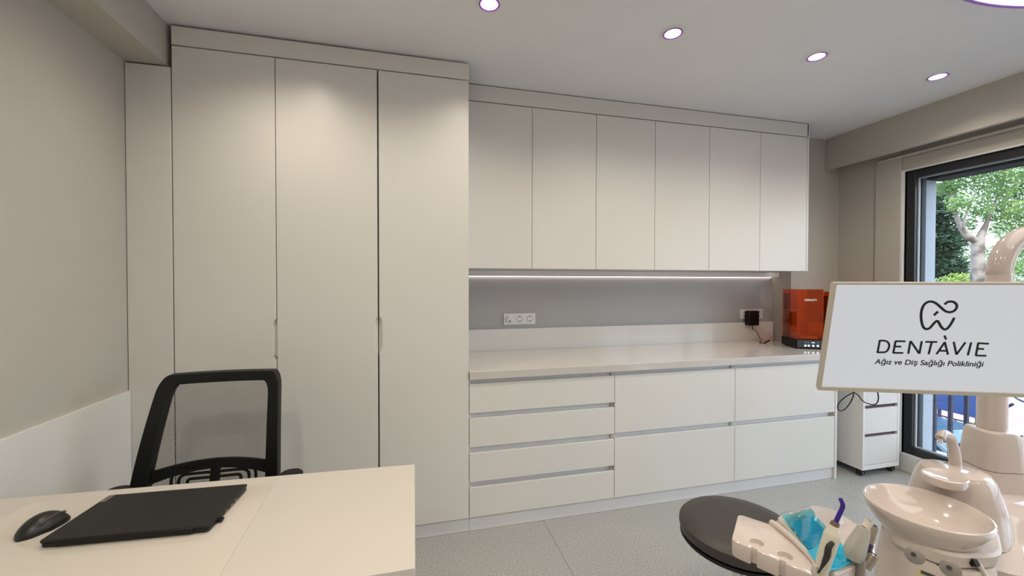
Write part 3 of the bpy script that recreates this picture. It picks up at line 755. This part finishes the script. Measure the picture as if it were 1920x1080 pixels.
np_ = notch_poly()
tpl = obj('tray_plate', prism([(p.x, p.y, zt0-.038) for p in np_], (0, 0, .038)), gloss_m, t, bevel=.003)
for (px, py) in ((1419, 1017), (1472, 1042)):
    c_ = on(px, py, 2, zt0)
    cutter = obj('cutter', lathe([(0, -.009), (.012, -.009), (.0148, .002), (0, .002)], (c_.x, c_.y, zt0), seg=36), gloss_m, smooth=False)
    md = tpl.modifiers.new('cut', 'BOOLEAN'); md.operation = 'DIFFERENCE'; md.object = cutter; md.solver = 'EXACT'
    dg = bpy.context.evaluated_depsgraph_get(); me2 = bpy.data.meshes.new_from_object(tpl.evaluated_get(dg))
    tpl.modifiers.clear(); tpl.data = me2; bpy.data.objects.remove(cutter)
for f_ in tpl.data.polygons: f_.use_smooth = True
tpl.data.set_sharp_from_angle(angle=math.radians(38))
# raised shelf with ridge
rp_ = round_poly([tp(1455, 973).xy, tp(1524, 950).xy, tp(1560, 958).xy, tp(1612, 990).xy, tp(1642, 1022).xy, tp(1640, 1048).xy, tp(1600, 1068).xy, tp(1562, 1085).xy], .015, 5)
rgs = [[Vector((p.x, p.y, z)) for p in rp_] for z in (zt0-.02, zt0+.004)]
c_c = Vector((.95, .74))
rgs.append([Vector((p.x+(c_c.x-p.x)*.05, p.y+(c_c.y-p.y)*.05, zt0+.008)) for p in rp_])
obj('raised_shelf', loft(rgs), gloss_m, t, bevel=.002)
rdg = [tp(1447, 980, zt0+.002), tp(1459, 988, zt0+.004), tp(1487, 1011, zt0+.005), tp(1514, 1037, zt0+.005), tp(1530, 1056, zt0+.004), tp(1545, 1078, zt0+.002)]
obj('ridge', tube(spline(rdg, 5), .0075, seg=14, ry=.0075), gloss_m, t)
obj('tray_arm', tube(spline([(.93, .70, zt0-.03), (.93, .66, .70), (1.02, .60, .58), (1.15, .62, .50), (1.24, .66, .46)], 8), .022, seg=16), gloss2_m, t)
# holder arm with clip at lower right
d_s = (tp(1600, 1046)-CAM).dot(fwd)-.035
hp = at(1612, 1045, .97)
obj('holder_bracket', tube(spline([at(1613, 1046, d_s), at(1613, 1075, d_s), at(1608, 1120, d_s), (.93, .64, .70)], 6), .0085, seg=12), knob_m, t)

# ---- blue film mat
BM = [tp(1466, 970, zt0+.016), tp(1520, 955, zt0+.016), tp(1604, 1052, zt0+.016), tp(1548, 1074, zt0+.016)]
t2 = thing('blue_pouch', 'crinkled transparent blue film pouch lying on the instrument tray', 'pouch', sum(BM, Vector())/4)
b = bmesh.new(); NU, NV = 18, 30; rnd = random.Random(3)
def film(m_, u0, u1, v0, v1, z, amp, name, mtl, par):
    b = bmesh.new(); G = []
    for j in range(NV+1):
        row = []
        for i in range(NU+1):
            u = u0+(u1-u0)*i/NU; v = v0+(v1-v0)*j/NV
            p = (BM[0]*(1-u)+BM[1]*u)*(1-v)+(BM[3]*(1-u)+BM[2]*u)*v
            h = amp*(math.sin(u*9+v*7)+.6*math.sin(v*23+u*11+1)+.4*rnd.uniform(-1, 1))
            row.append(b.verts.new(p+Vector((0, 0, z+h))))
        G.append(row)
    for j in range(NV):
        for i in range(NU): b.faces.new((G[j][i], G[j][i+1], G[j+1][i+1], G[j+1][i]))
    return obj(name, b, mtl, par)
film(0, 0, 1, 0, 1, .002, .0012, 'film_sheet', blue_m, t2)
film(0, .06, .9, .12, .62, -.001, .0002, 'inner_panel', mat('blue_card', (.01, .36, .50), .3), t2)
film(0, .0, 1.0, .62, 1.0, -.0015, .0012, 'folded_end', mat('blue_paper', (.10, .60, .74), .4), t2)
film(0, -.02, 1.02, -.05, .12, .004, .0016, 'film_edge', clear_m, t2)

# ---- curing light handpiece
t = thing('curing_light', 'cream curing light handpiece with black grip and dark blue angled tip', 'curing light', on(1541, 1078, 2, .8))
d_c = (tp(1541, 1078)-CAM).dot(fwd)-.025
hpx = [(1538, 1086), (1540, 1074), (1545, 1052), (1553, 1026), (1560, 1003), (1563, 990), (1565, 984)]
hr = [.0095, .0105, .0125, .0138, .0138, .0096, .0072]
pp_ = [at(x, y, d_c-.0*i) for i, (x, y) in enumerate(hpx)]
sp_ = spline(pp_, 5); hr2 = []
for i in range(len(hr)-1):
    for j in range(5): hr2.append(hr[i]+(hr[i+1]-hr[i])*j/5)
hr2.append(hr[-1])
bd = obj('body', tube(sp_, hr2, seg=24), beigep_m, t)
obj('collar', tube([at(1564, 986, d_c), at(1567, 978, d_c)], [.0082, .0066], seg=20), mat('collar_brown', (.20, .15, .11), .35, metal=.5), t)
tipp = spline([at(1567, 979, d_c), at(1573, 966, d_c), at(1579, 953, d_c), at(1580, 945, d_c), at(1576, 936, d_c)], 5)
obj('light_guide', tube(tipp, [.0042-.0003*i/20 for i in range(len(tipp))], seg=14), mat('cobalt_guide', (.035, .01, .22), .15), t)
gpts = spline([at(1562, 1017, d_c-.0125), at(1554, 1026, d_c-.0140), at(1551, 1042, d_c-.0135), at(1545, 1055, d_c-.0128), at(1538, 1068, d_c-.011), at(1534, 1074, d_c-.0095)], 5)
obj('grip_pad', tube(gpts, [.002+.0035*math.sin(PI*min(1, (i+3)/22)) for i in range(len(gpts))], seg=12), blackr_m, bd)
obj('holder_ring', tube([at(1529, 1060, d_c), at(1526, 1072, d_c), at(1530, 1084, d_c), at(1540, 1090, d_c)], .005, seg=12), gloss2_m, t)
# ---- suction handpieces
t = thing('suction_handpiece', 'grey tapered suction handpiece at the right end of the tray', 'suction handpiece', on(1605, 1040, 2, .8), 'suction handpieces')
seg_ = [((1598, 1048), .013), ((1601, 1037), .0185), ((1607, 1022), .0172), ((1615, 1003), .0140), ((1618, 995), .0120), ((1620, 988), .0105)]
sp_ = [at(*p, d_s) for p, _ in seg_]; obj('body', tube(sp_, [r for _, r in seg_], seg=24), greyp_m, t)
nz_ = obj('nozzle', tube([at(1622, 989, d_s), at(1626, 984, d_s), at(1630, 977, d_s)], [.0072, .0072, .0080], seg=20), beigep_m, t)
obj('nozzle_hole', tube([at(1630.3, 976.6, d_s-.001), at(1630.9, 975.6, d_s-.001)], .0038, seg=14), mat('hole_brown', (.25, .16, .07), .5), nz_)
t = thing('suction_handpiece', 'slim brown-grey suction handpiece behind the grey tapered one', 'suction handpiece', on(1625, 1030, 2, .8), 'suction handpieces')
d_s2 = d_s+.03
mm = mat('taupe_handpiece', (.30, .25, .19), .35)
bd2 = obj('body', tube([at(1624, 1036, d_s2), at(1628, 1015, d_s2), at(1634, 996, d_s2), at(1638, 986, d_s2)], [.0095, .0095, .0092, .0088], seg=20), mm, t)
obj('mouth', tube([at(1638.3, 985, d_s2-.001), at(1639, 983.5, d_s2-.001)], .0062, seg=14), mat('mouth_dark', (.04, .03, .05), .4), t)
t = thing('syringe_handpiece', 'short metallic handpiece hanging below the suction handpieces', 'handpiece', on(1625, 1055, 2, .8))
obj('body', tube([at(1620, 1063, d_s+.005), at(1629, 1050, d_s+.005), at(1636, 1040, d_s+.005)], [.0110, .0110, .0095], seg=20), steel_m, t)
obj('mouth', tube([at(1637, 1038.5, d_s+.004), at(1638, 1037, d_s+.004)], .006, seg=14), mat('mouth_dark', (.04, .03, .05), .4), t)
obj('hanger', tube(spline([at(1632, 1020, d_s+.01), at(1625, 1035, d_s+.01), at(1618, 1054, d_s+.01)], 5), .0055, seg=10), mat('hanger_purple', (.05, .03, .09), .4), t)

# ---- dental chair (its pale foot end shows at the lower right)
t = thing('dental_chair', 'glossy white dental chair at the bottom right corner beside the unit', 'dental chair', (2.3, .6, 0))
rg = [[Vector((2.24+x, .62+y, z)) for x, y in rrect(w_, d_, r_, 8)] for w_, d_, z, r_ in ((.56, 1.1, .36, .12), (.62, 1.16, .38, .14), (.62, 1.16, .44, .14), (.56, 1.1, .47, .12), (.40, .9, .475, .1))]
obj('seat_cushion', loft(rg), mat('white_leather', (.78, .78, .80), .12, coat=.6, bump=.25, bscale=12), t)
rg = [[Vector((2.24+x, .62+y, z)) for x, y in rrect(w_, d_, .08, 6)] for w_, d_, z in ((.56, 1.0, 0), (.54, .98, .05), (.3, .4, .09), (.26, .34, .359))]
obj('chair_base', loft(rg), gloss2_m, t)

# ================================================================== MONITOR
t = thing('monitor', 'white-framed flat monitor showing a dental clinic logo, in front of the window', 'monitor', (1.4032, .8083, 1.2357))
from mathutils import Euler
MR = Matrix.Rotation(-.3847, 4, 'Z') @ Matrix.Rotation(.2051, 4, 'X')
MM = Matrix.Translation((1.4032, .8083, 1.2357)) @ MR
def mloc(x, y, z): return MM @ Vector((x, y, z))
MW, MH = .54, .325
def mbox(x0, x1, y0, y1, z0, z1, bm=None):
    bm = bm or bmesh.new()
    n0 = len(bm.verts); box(x0, x1, y0, y1, z0, z1, bm); bm.verts.ensure_lookup_table()
    for v in bm.verts[n0:]: v.co = MM @ v.co
    return bm
fm = mat('monitor_frame_cream', (.52, .475, .40), .35)
bm = bmesh.new(); w_ = .0085
for a_ in ((-MW/2, -MW/2+.007, -MH/2, MH/2), (MW/2-.007, MW/2, -MH/2, MH/2), (-MW/2+.007, MW/2-.007, MH/2-.006, MH/2), (-MW/2+.007, MW/2-.007, -MH/2, -MH/2+.012)):
    mbox(a_[0], a_[1], 0, .012, a_[2], a_[3], bm)
obj('bezel', bm, fm, t, bevel=.001)
def mring(w_, h_, y, r=.01): return [mloc(x, y, z) for x, z in rrect(w_, h_, r, 4)]
obj('rear_shell', loft([mring(MW-.001, MH-.001, .0125, .004), mring(MW-.002, MH-.002, .018, .006), mring(MW*.8, MH*.8, .034, .03), mring(MW*.4, MH*.5, .05, .03)]), fm, t)
scr = obj('screen', mbox(-MW/2+.0072, MW/2-.0072, .002, .0118, -MH/2+.0122, MH/2-.0062), mat('screen_glow', (.02, .02, .02), .35, noise=0, emit=(.604, .607, .632), estr=.50), t, smooth=False)
obj('vesa_mount', tube([mloc(0, .05, 0), mloc(0, .10, -.01)], .035, seg=20), white_m, t)
p0v = Vector((p0.x, p0.y, 1.19))
obj('mount_arm', tube([mloc(0, .09, -.005), mloc(0, .09, -.005).lerp(p0v, .88)], .022, seg=16), gloss2_m, t)
# logo strokes: 2D coordinates measured on the screen plane
Minv = MM.inverted(); co = Minv @ CAM
def scr_pt(px, py):
    r_ = (MM.to_3x3().inverted() @ ray(px, py)); tt = (0-co.y)/r_.y; p = co+r_*tt; return Vector((p.x, p.z))
def ribbon(pts, w_, bm, closed=False):
    n = len(pts); L_2 = []
    for i in range(n):
        a_ = pts[max(0, i-1)]; b_ = pts[min(n-1, i+1)]; d_ = (b_-a_).normalized(); nn = Vector((-d_.y, d_.x)); wi = w_[i] if isinstance(w_, list) else w_
        L_2.append([bm.verts.new(mloc(q.x, yy, q.y)) for q in (pts[i]+nn*wi/2, pts[i]-nn*wi/2) for yy in (.0012, .002)])
    for A, B in zip(L_2, L_2[1:]):
        for f_ in ((0, 2), (2, 3), (3, 1), (1, 0)): bm.faces.new((A[f_[0]], A[f_[1]], B[f_[1]], B[f_[0]]))
    bm.faces.new([L_2[0][i] for i in (0, 1, 3, 2)]); bm.faces.new([L_2[-1][i] for i in (0, 2, 3, 1)])
def z6(x, y): return scr_pt(1620+x/6, 540+y/6)      # as read from the enlarged crop
def stroke(pts, w_, bm, curve=True, k=6):
    P3 = [Vector((*z6(x, y), 0)) for x, y in pts]
    P3 = spline(P3, k) if curve else P3
    ribbon([Vector((p.x, p.y)) for p in P3], w_, bm)
bm = bmesh.new(); LW = .0064
stroke([(912, 187), (940, 163), (975, 154), (1015, 160), (1044, 185), (1050, 215), (1030, 250), (1000, 268), (960, 274), (915, 258), (870, 220), (830, 185), (795, 163), (755, 154), (710, 166), (675, 200), (655, 250), (647, 310), (653, 380), (672, 440), (705, 464), (745, 452), (785, 408), (815, 378), (835, 376), (852, 400), (875, 440), (910, 468), (945, 455), (985, 405), (1022, 335)], LW, bm)
stroke([(792, 310), (838, 266)], LW, bm, False)
obj('tooth_emblem', bm, bagm, scr, smooth=False)
bm = bmesh.new(); LW2 = .0052
def st(*p): stroke(list(p), LW2, bm, False)
stroke([(183, 594), (240, 596), (275, 615), (288, 650), (275, 695), (245, 722), (205, 726), (155, 726)], LW2, bm)
st((183, 588), (156, 732))
st((360, 600), (333, 737)); st((356, 600), (472, 602)); st((348, 660), (424, 662)); st((336, 732), (446, 733))
st((528, 597), (503, 742)); st((530, 600), (626, 740)); st((655, 600), (628, 742))
st((696, 608), (828, 610)); st((768, 610), (732, 748))
st((916, 610), (820, 748)); st((914, 610), (950, 752)); st((858, 708), (940, 710)); st((910, 537), (930, 582))
st((1015, 608), (1046, 752)); st((1148, 612), (1046, 752))
st((1212, 614), (1174, 760))
st((1292, 620), (1264, 765)); st((1288, 622), (1411, 630)); st((1280, 686), (1356, 689)); st((1266, 762), (1382, 765))
obj('lettering', bm, bagm, scr, smooth=False)
pL = z6(122, 856); pR = z6(1345, 888); wd = (pR-pL).length; ang = math.atan2((pR-pL).y, (pR-pL).x)
BASIS = Matrix(((1, 0, 0, 0), (0, 0, -1, 0), (0, 1, 0, 0), (0, 0, 0, 1)))
mid = (pL+pR)/2
sub_ = text('Ağız ve Diş Sağlığı Polikliniği', .0205, bagm, Matrix.Identity(4), None, 'lettering', ext=.0002, shear=.06, offset=.00035)
xs_ = [v.co.x for v in sub_.data.vertices]; sc = wd/(max(xs_)-min(xs_))
sub_.data.transform(MM @ Matrix.Translation((mid.x, .0016, mid.y)) @ BASIS @ Matrix.Rotation(ang, 4, 'Z') @ Matrix.Diagonal((sc, 1.05, 1, 1)) @ Matrix.Translation((-(max(xs_)+min(xs_))/2, 0, 0)))
sub_.parent = scr; sub_.matrix_parent_inverse = world_of(scr).inverted()
# cable loops hanging under the monitor
cp = [(1585, 715), (1600, 733), (1596, 752), (1583, 768), (1573, 769), (1571, 760), (1578, 750), (1598, 737), (1608, 740), (1618, 752), (1632, 758), (1643, 757), (1647, 745), (1643, 725)]
obj('cable', tube(spline([at(x, y, 1.19) for x, y in cp], 7), .0017, seg=8), mat('cable_navy', (.015, .02, .04), .4), t)

# ================================================================== CEILING LIGHTS
disc_m = emit_mat('downlight_glow', (1.0, .80, .98), 7)
fringe_m = emit_mat('violet_fringe_glow', (.62, .12, 1.0), .9)  # glowing ring imitates the camera's violet colour fringe around the lens
ring_m = mat('violet_fringe_rim', (.30, .10, .50), .3)  # the same camera fringe, put into the rim colour
dls = [(.328, 1.745, 'farthest from the window'), (1.229, 1.735, 'second from the left'), (2.10, 1.726, 'third from the left'), (2.99, 1.722, 'nearest the window')]
extra = [(-.55, 1.75, None)]+[(x, .35, None) for x in (-.55, .33)]+[(x, y, None) for y in (-.9, -2.2) for x in (-.55, .6, 1.8, 2.9)]  # all unseen: first read off the beam shadow, other rows added as fill light
for i, (x, y, w_) in enumerate(dls+extra):
    lb = 'round recessed ceiling downlight, '+w_+' in the row over the worktop' if w_ else 'unseen round recessed ceiling downlight outside the upper edge of the view'
    t = thing('downlight', lb, 'ceiling light', (x, y, H), 'recessed downlights' if w_ else 'recessed downlights above the desk and behind the camera')
    obj('rim', lathe([(.046, -.0035), (.056, -.0040), (.0605, -.0015), (.0605, 0), (.046, 0)], (x, y, H-.0002), seg=40), white_m, t)
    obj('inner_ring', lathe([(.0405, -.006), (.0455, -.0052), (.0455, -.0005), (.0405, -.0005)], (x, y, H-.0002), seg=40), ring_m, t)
    obj('fringe_ring', lathe([(.0368, -.0045), (.0402, -.0045), (.0402, -.001), (.0368, -.001)], (x, y, H-.0002), seg=40), fringe_m, t)
    obj('lens', lathe([(0, -.004), (.0366, -.004), (.0366, -.001), (0, -.001)], (x, y, H-.0002), seg=40), disc_m, t)
    l = bpy.data.lights.new('downlight_lamp', 'SPOT'); l.energy = DL_POWER*(2.3 if w_ else (3.3 if y < 1 else 2.6)); l.color = DL_COL; l.spot_size = math.radians(145); l.spot_blend = .9; l.shadow_soft_size = .04
    lo = bpy.data.objects.new('downlight_lamp', l); COL.objects.link(lo); lo.location = (x, y, H-.02); lo.parent = t; lo.matrix_parent_inverse = world_of(t).inverted()
# big round panel
rc = Vector((2.27, .19, 0)); RR = 1.0
t = thing('round_ceiling_lamp', 'large round glowing ceiling lamp at the top right corner', 'ceiling light', (rc.x, rc.y, H))
obj('rim', lathe([(RR-.012, -.05), (RR, -.05), (RR, 0), (RR-.012, 0)], (rc.x, rc.y, H-.0005), seg=96), ring_m, t)
obj('diffuser', lathe([(0, -.047), (RR-.0125, -.047), (RR-.0125, -.040), (0, -.040)], (rc.x, rc.y, H-.0005), seg=96), emit_mat('panel_glow', (1.0, .94, .86), PANEL_EMIT), t)

# ================================================================== OUTSIDE
GZ = -3.2
o = struct('ground', box(XR+.3, 60, -40, 60, GZ-.2, GZ), mat('street_asphalt', (.10, .105, .11), .8, noise=.12, scale=.7))
o = struct('pavement', box(13.0, 30, -30, 50, GZ, GZ+.12), mat('pinkish_paving', (.30, .225, .205), .8, noise=.1, scale=3))
struct('outer_slab', box(XR+.255, 4.3, -2.5, 2.9, -.25, -.02), mat('balcony_stone', (.42, .46, .50), .6))
# railing
XQ = 4.2
t = thing('balcony_railing', 'dark metal balcony railing with ring ornament outside the window', 'railing', (XQ, 1.8, -.02))
irn = mat('railing_iron', (.025, .028, .06), .4)
ys = [on(px, 780, 0, XQ).y for px in (1752, 1782, 1812)]
for y in ys+[y0_ for y0_ in (1.45, 1.15, .85, .4, .0, -.4, -.8)]:
    obj('bar', box(XQ-.011, XQ+.011, y-.011, y+.011, -.02, .84), irn, t)
obj('rail', box(XQ-.015, XQ+.015, -1.6, 2.85, .84, .88), irn, t)
obj('rail', box(XQ-.012, XQ+.012, -1.6, 2.85, .10, .125), irn, t)
rcn = on(1926, 732, 0, XQ)
b = tube([rcn+Vector((0, math.cos(a_)*.085, math.sin(a_)*.085)) for a_ in [2*PI*k/32 for k in range(32)]], .008, seg=8, closed=True)
obj('ring_ornament', b, mat('ring_pewter', (.22, .25, .28), .3, metal=.8), t)
obj('diagonal_bar', tube([on(1814, 802, 0, XQ), on(1900, 757, 0, XQ)], .009, seg=8), irn, t)
obj('diagonal_bar', tube([on(1952, 757, 0, XQ), on(2050, 815, 0, XQ)], .009, seg=8), irn, t)
# iron fence beyond the street
t = thing('street_fence', 'low thin black iron fence along the pavement across the street', 'fence', (11.5, 6, GZ+.12))
b = bmesh.new()
for k in range(90):
    y = -2+k*.18; box(13.6-.012, 13.6+.012, y-.012, y+.012, GZ+.12, GZ+1.05, b)
for z in (.3, .95): box(13.6-.012, 13.6+.012, -2, 14.2, GZ+.12+z-.015, GZ+.12+z+.015, b)
obj('bars', b, irn, t, smooth=False)
for k in range(8):
    y = -1.5+k*2.1; q_ = lathe([(0, 0), (.05, 0), (.05, 1.05), (.09, 1.1), (.02, 1.3), (0, 1.32)], (13.6, y, GZ+.12), seg=12)
    obj('post', q_, irn, t)
# blue hoarding
t = thing('blue_hoarding', 'blue site hoarding on the far pavement', 'hoarding', (14, 9, GZ+.12))
obj('panel', box(14.6, 14.66, 7.45, 9.2, GZ+.98, GZ+2.5), mat('hoarding_blue', (.02, .05, .17), .45), t)
b = bmesh.new()
for y in (7.5, 8.3, 9.15): box(14.66, 14.72, y-.03, y+.03, GZ+.12, GZ+2.5, b)
obj('post', b, irn, t)
b = bmesh.new()
for y in (7.75, 8.05, 8.8): lathe([(0, 0), (.11, 0), (.11, .004), (0, .004)], (14.598, y, GZ+1.72), b, seg=24, axis=axis_to((-1, 0, 0)))
obj('white_disc', b, white_m, t)
# parked cars
def car(c, L4, m_, label):
    t = thing('parked_car', label, 'car', (c[0], c[1], GZ)); x, y, z = c[0], c[1], GZ
    prof_ = [(-L4/2, .35), (-L4/2, .75), (-L4/2+.15, .88), (-L4/2+.6, .95), (-L4/2+1.1, 1.40), (.5, 1.44), (1.15, .98), (L4/2-.2, .86), (L4/2, .65), (L4/2, .35)]
    b = prism([(x-.82, y+a_, z+h_) for a_, h_ in prof_], (1.64, 0, 0)); obj('body', b, m_, t, bevel=.08, seg=3)
    pg = [(-L4/2+.8, 1.0), (-L4/2+1.15, 1.33), (.45, 1.37), (.98, 1.0)]
    for s in (-1, 1):
        b = prism([(x+s*.822, y+a_, z+h_) for a_, h_ in pg], (.006*s, 0, 0)); obj('side_window', b, mat('car_glass', (.02, .03, .04), .05), t)
    for a_ in (-L4/2+.8, L4/2-.8):
        for s in (-1, 1): obj('wheel', lathe([(0, -.1), (.28, -.1), (.31, -.06), (.31, .06), (.28, .1), (0, .1)], (x+s*.74, y+a_, z+.31), axis=axis_to((1, 0, 0)), seg=28), blackr_m, t)
car((11.4, 7.15), 4.3, mat('teal_car_paint', (.035, .085, .11), .2, coat=.7), 'dark teal car parked across the street')
car((8.9, 6.0), 4.0, mat('silver_car_paint', (.24, .28, .32), .25, coat=.7), 'pale silver car parked below the window')
# trees
def leaves(centers, count, size, name, m_, parent, seed):
    rnd = random.Random(seed); vs = []; fs = []
    tot = sum(c[1]**2 for c in centers)
    for c, r in centers:
        for _ in range(int(count*r*r/tot)):
            th_ = rnd.uniform(0, 2*PI); ph = math.acos(rnd.uniform(-1, 1)); q = r*(rnd.random()**.45)
            p = Vector(c)+Vector((math.sin(ph)*math.cos(th_), math.sin(ph)*math.sin(th_), math.cos(ph)*.8))*q
            u = Vector((rnd.gauss(0, 1), rnd.gauss(0, 1), rnd.gauss(0, 1))).normalized(); v = u.orthogonal().normalized(); s = size*rnd.uniform(.6, 1.3)
            i0 = len(vs); vs += [p-u*s, p+v*s*.55+u*s*.1, p+u*s, p-v*s*.55+u*s*.1]; fs.append((i0, i0+1, i0+2, i0+3))
    me = bpy.data.meshes.new(name); me.from_pydata([tuple(v) for v in vs], [], fs); me.materials.append(m_)
    o = bpy.data.objects.new(name, me); COL.objects.link(o)
    if parent: o.parent = parent; o.matrix_parent_inverse = world_of(parent).inverted()
    return o
def leaf_mat(name, c1, c2):
    m = bpy.data.materials.new(name); m.use_nodes = True; n = m.node_tree.nodes; L = m.node_tree.links
    p = n['Principled BSDF']; p.inputs['Roughness'].default_value = .5
    tc = n.new('ShaderNodeTexCoord'); nz = n.new('ShaderNodeTexNoise'); nz.inputs['Scale'].default_value = 1.6; nz.inputs['Detail'].default_value = 6
    r = n.new('ShaderNodeValToRGB'); r.color_ramp.elements[0].position = .35; r.color_ramp.elements[0].color = (*c1, 1); r.color_ramp.elements[1].position = .65; r.color_ramp.elements[1].color = (*c2, 1)
    L.new(tc.outputs['Object'], nz.inputs['Vector']); L.new(nz.outputs['Fac'], r.inputs['Fac']); L.new(r.outputs['Color'], p.inputs['Base Color'])
    tr = n.new('ShaderNodeBsdfTranslucent'); L.new(r.outputs['Color'], tr.inputs['Color']); mx = n.new('ShaderNodeMixShader'); mx.inputs[0].default_value = .4
    L.new(p.outputs[0], mx.inputs[1]); L.new(tr.outputs[0], mx.inputs[2]); L.new(mx.outputs[0], n['Material Output'].inputs['Surface']); return m
green_m = leaf_mat('plane_tree_leaves', (.07, .17, .04), (.27, .42, .12)); dk_m = leaf_mat('dark_leaves', (.015, .045, .025), (.06, .12, .06)); yl_m = leaf_mat('bush_leaves', (.25, .38, .08), (.45, .55, .14))
def bark():
    m = bpy.data.materials.new('mottled_bark'); m.use_nodes = True; n = m.node_tree.nodes; L = m.node_tree.links; p = n['Principled BSDF']; p.inputs['Roughness'].default_value = .85
    tc = n.new('ShaderNodeTexCoord'); v = n.new('ShaderNodeTexNoise'); v.inputs['Scale'].default_value = 2.2; L.new(tc.outputs['Object'], v.inputs['Vector'])
    r = n.new('ShaderNodeValToRGB'); r.color_ramp.elements[0].position = .42; r.color_ramp.elements[0].color = (.24, .21, .185, 1); r.color_ramp.elements[1].position = .58; r.color_ramp.elements[1].color = (.085, .07, .06, 1)
    L.new(v.outputs['Fac'], r.inputs['Fac']); L.new(r.outputs['Color'], p.inputs['Base Color']); return m
bark_m = bark()
tb = at(1834, 528, 14); fk = at(1834, 446, 14)
t = thing('plane_tree', 'leafy street tree with mottled forked trunk beyond the window', 'tree', (tb.x, tb.y, GZ+.12))
obj('trunk', tube(spline([(tb.x-.1, tb.y, GZ+.1), (tb.x, tb.y, -1), tb, at(1833, 480, 14), fk], 5), [.205-.002*i for i in range(21)], seg=16), bark_m, t)
for pts, r0 in (([fk-Vector((0, 0, .15)), at(1818, 445, 14), at(1805, 430, 14), at(1797, 415, 14), at(1788, 390, 14), at(1780, 340, 14.3)], .13), ([fk-Vector((0, 0, .15)), at(1842, 435, 14), at(1849, 420, 14), at(1853, 405, 14)], .13), ([at(1853, 412, 14), at(1866, 380, 14.3), at(1885, 330, 14.5)], .06),
                ([at(1812, 438, 14), at(1806, 425, 13.8), at(1812, 400, 13.6), at(1830, 360, 13.5)], .06)):
    sp2 = spline(pts, 4); obj('branch', tube(sp2, [max(.02, r0*(1-.8*i/len(sp2))) for i in range(len(sp2))], seg=10), bark_m, t)
cl = []
rnd = random.Random(11)
for (px, py, r) in ((1800, 330, 1.0), (1850, 350, 1.15), (1900, 360, 1.3), (1880, 300, 1.3), (1830, 395, .65), (1905, 410, 1.0), (1800, 380, .55), (1780, 350, .6), (1940, 330, 1.4), (1870, 395, .7), (1960, 400, 1.2), (2010, 350, 1.4), (1840, 260, 1.5), (1920, 240, 1.6), (1780, 280, 1.0), (1895, 500, .5), (1910, 470, .45), (1820, 420, .35)):
    d_ = 14+rnd.uniform(-.8, 1.2); cl.append((tuple(at(px, py, d_)), r*.8))
leaves(cl, 24000, .055, 'crown', green_m, t, 5)
t = thing('dark_tree', 'dark evergreen tree left of the street tree, near the window edge', 'tree', tuple(at(1768, 528, 19).xy)+(GZ,))
q = at(1768, 528, 19)
obj('trunk', tube([(q.x, q.y, GZ), (q.x, q.y, 4)], [.2, .08], seg=10), bark_m, t)
cl = [(tuple(at(px, py, 19)), r) for px, py, r in ((1757, 500, 1.0), (1762, 460, 1.0), (1764, 420, .9), (1752, 380, 1.0), (1776, 500, .7), (1775, 440, .5), (1740, 450, 1.2), (1762, 355, .5), (1730, 400, 1.2), (1790, 515, .6))]
leaves(cl, 9000, .11, 'crown', dk_m, t, 6)
t = thing('background_tree', 'pale green tree far behind the forked trunk', 'tree', tuple(at(1890, 528, 24).xy)+(GZ,))
q = at(1890, 528, 24)
obj('trunk', tube([(q.x, q.y, GZ), (q.x, q.y, 3)], [.22, .1], seg=10), bark_m, t)
cl = [(tuple(at(px, py, 24)), r) for px, py, r in ((1880, 510, 1.1), (1910, 500, 1.4), (1860, 480, .9), (1925, 440, 1.3), (1800, 470, .9), (1795, 435, .8), (1815, 500, .8), (1870, 430, .7), (1960, 480, 1.6))]
leaves(cl, 7000, .085, 'crown', leaf_mat('far_leaves', (.10, .20, .07), (.28, .40, .18)), t, 8)
q = at(1812, 540, 17)
t = thing('bush', 'yellow-green bush left of the trunk foot', 'bush', (q.x, q.y, GZ))
obj('trunk', tube([(q.x, q.y, GZ), (q.x, q.y, 1.0)], [.12, .05], seg=8), bark_m, t)
leaves([(tuple(at(1800, 540, 17)), .8), (tuple(at(1822, 535, 17)), .6), (tuple(at(1780, 550, 17)), .7)], 3500, .08, 'crown', yl_m, t, 9)
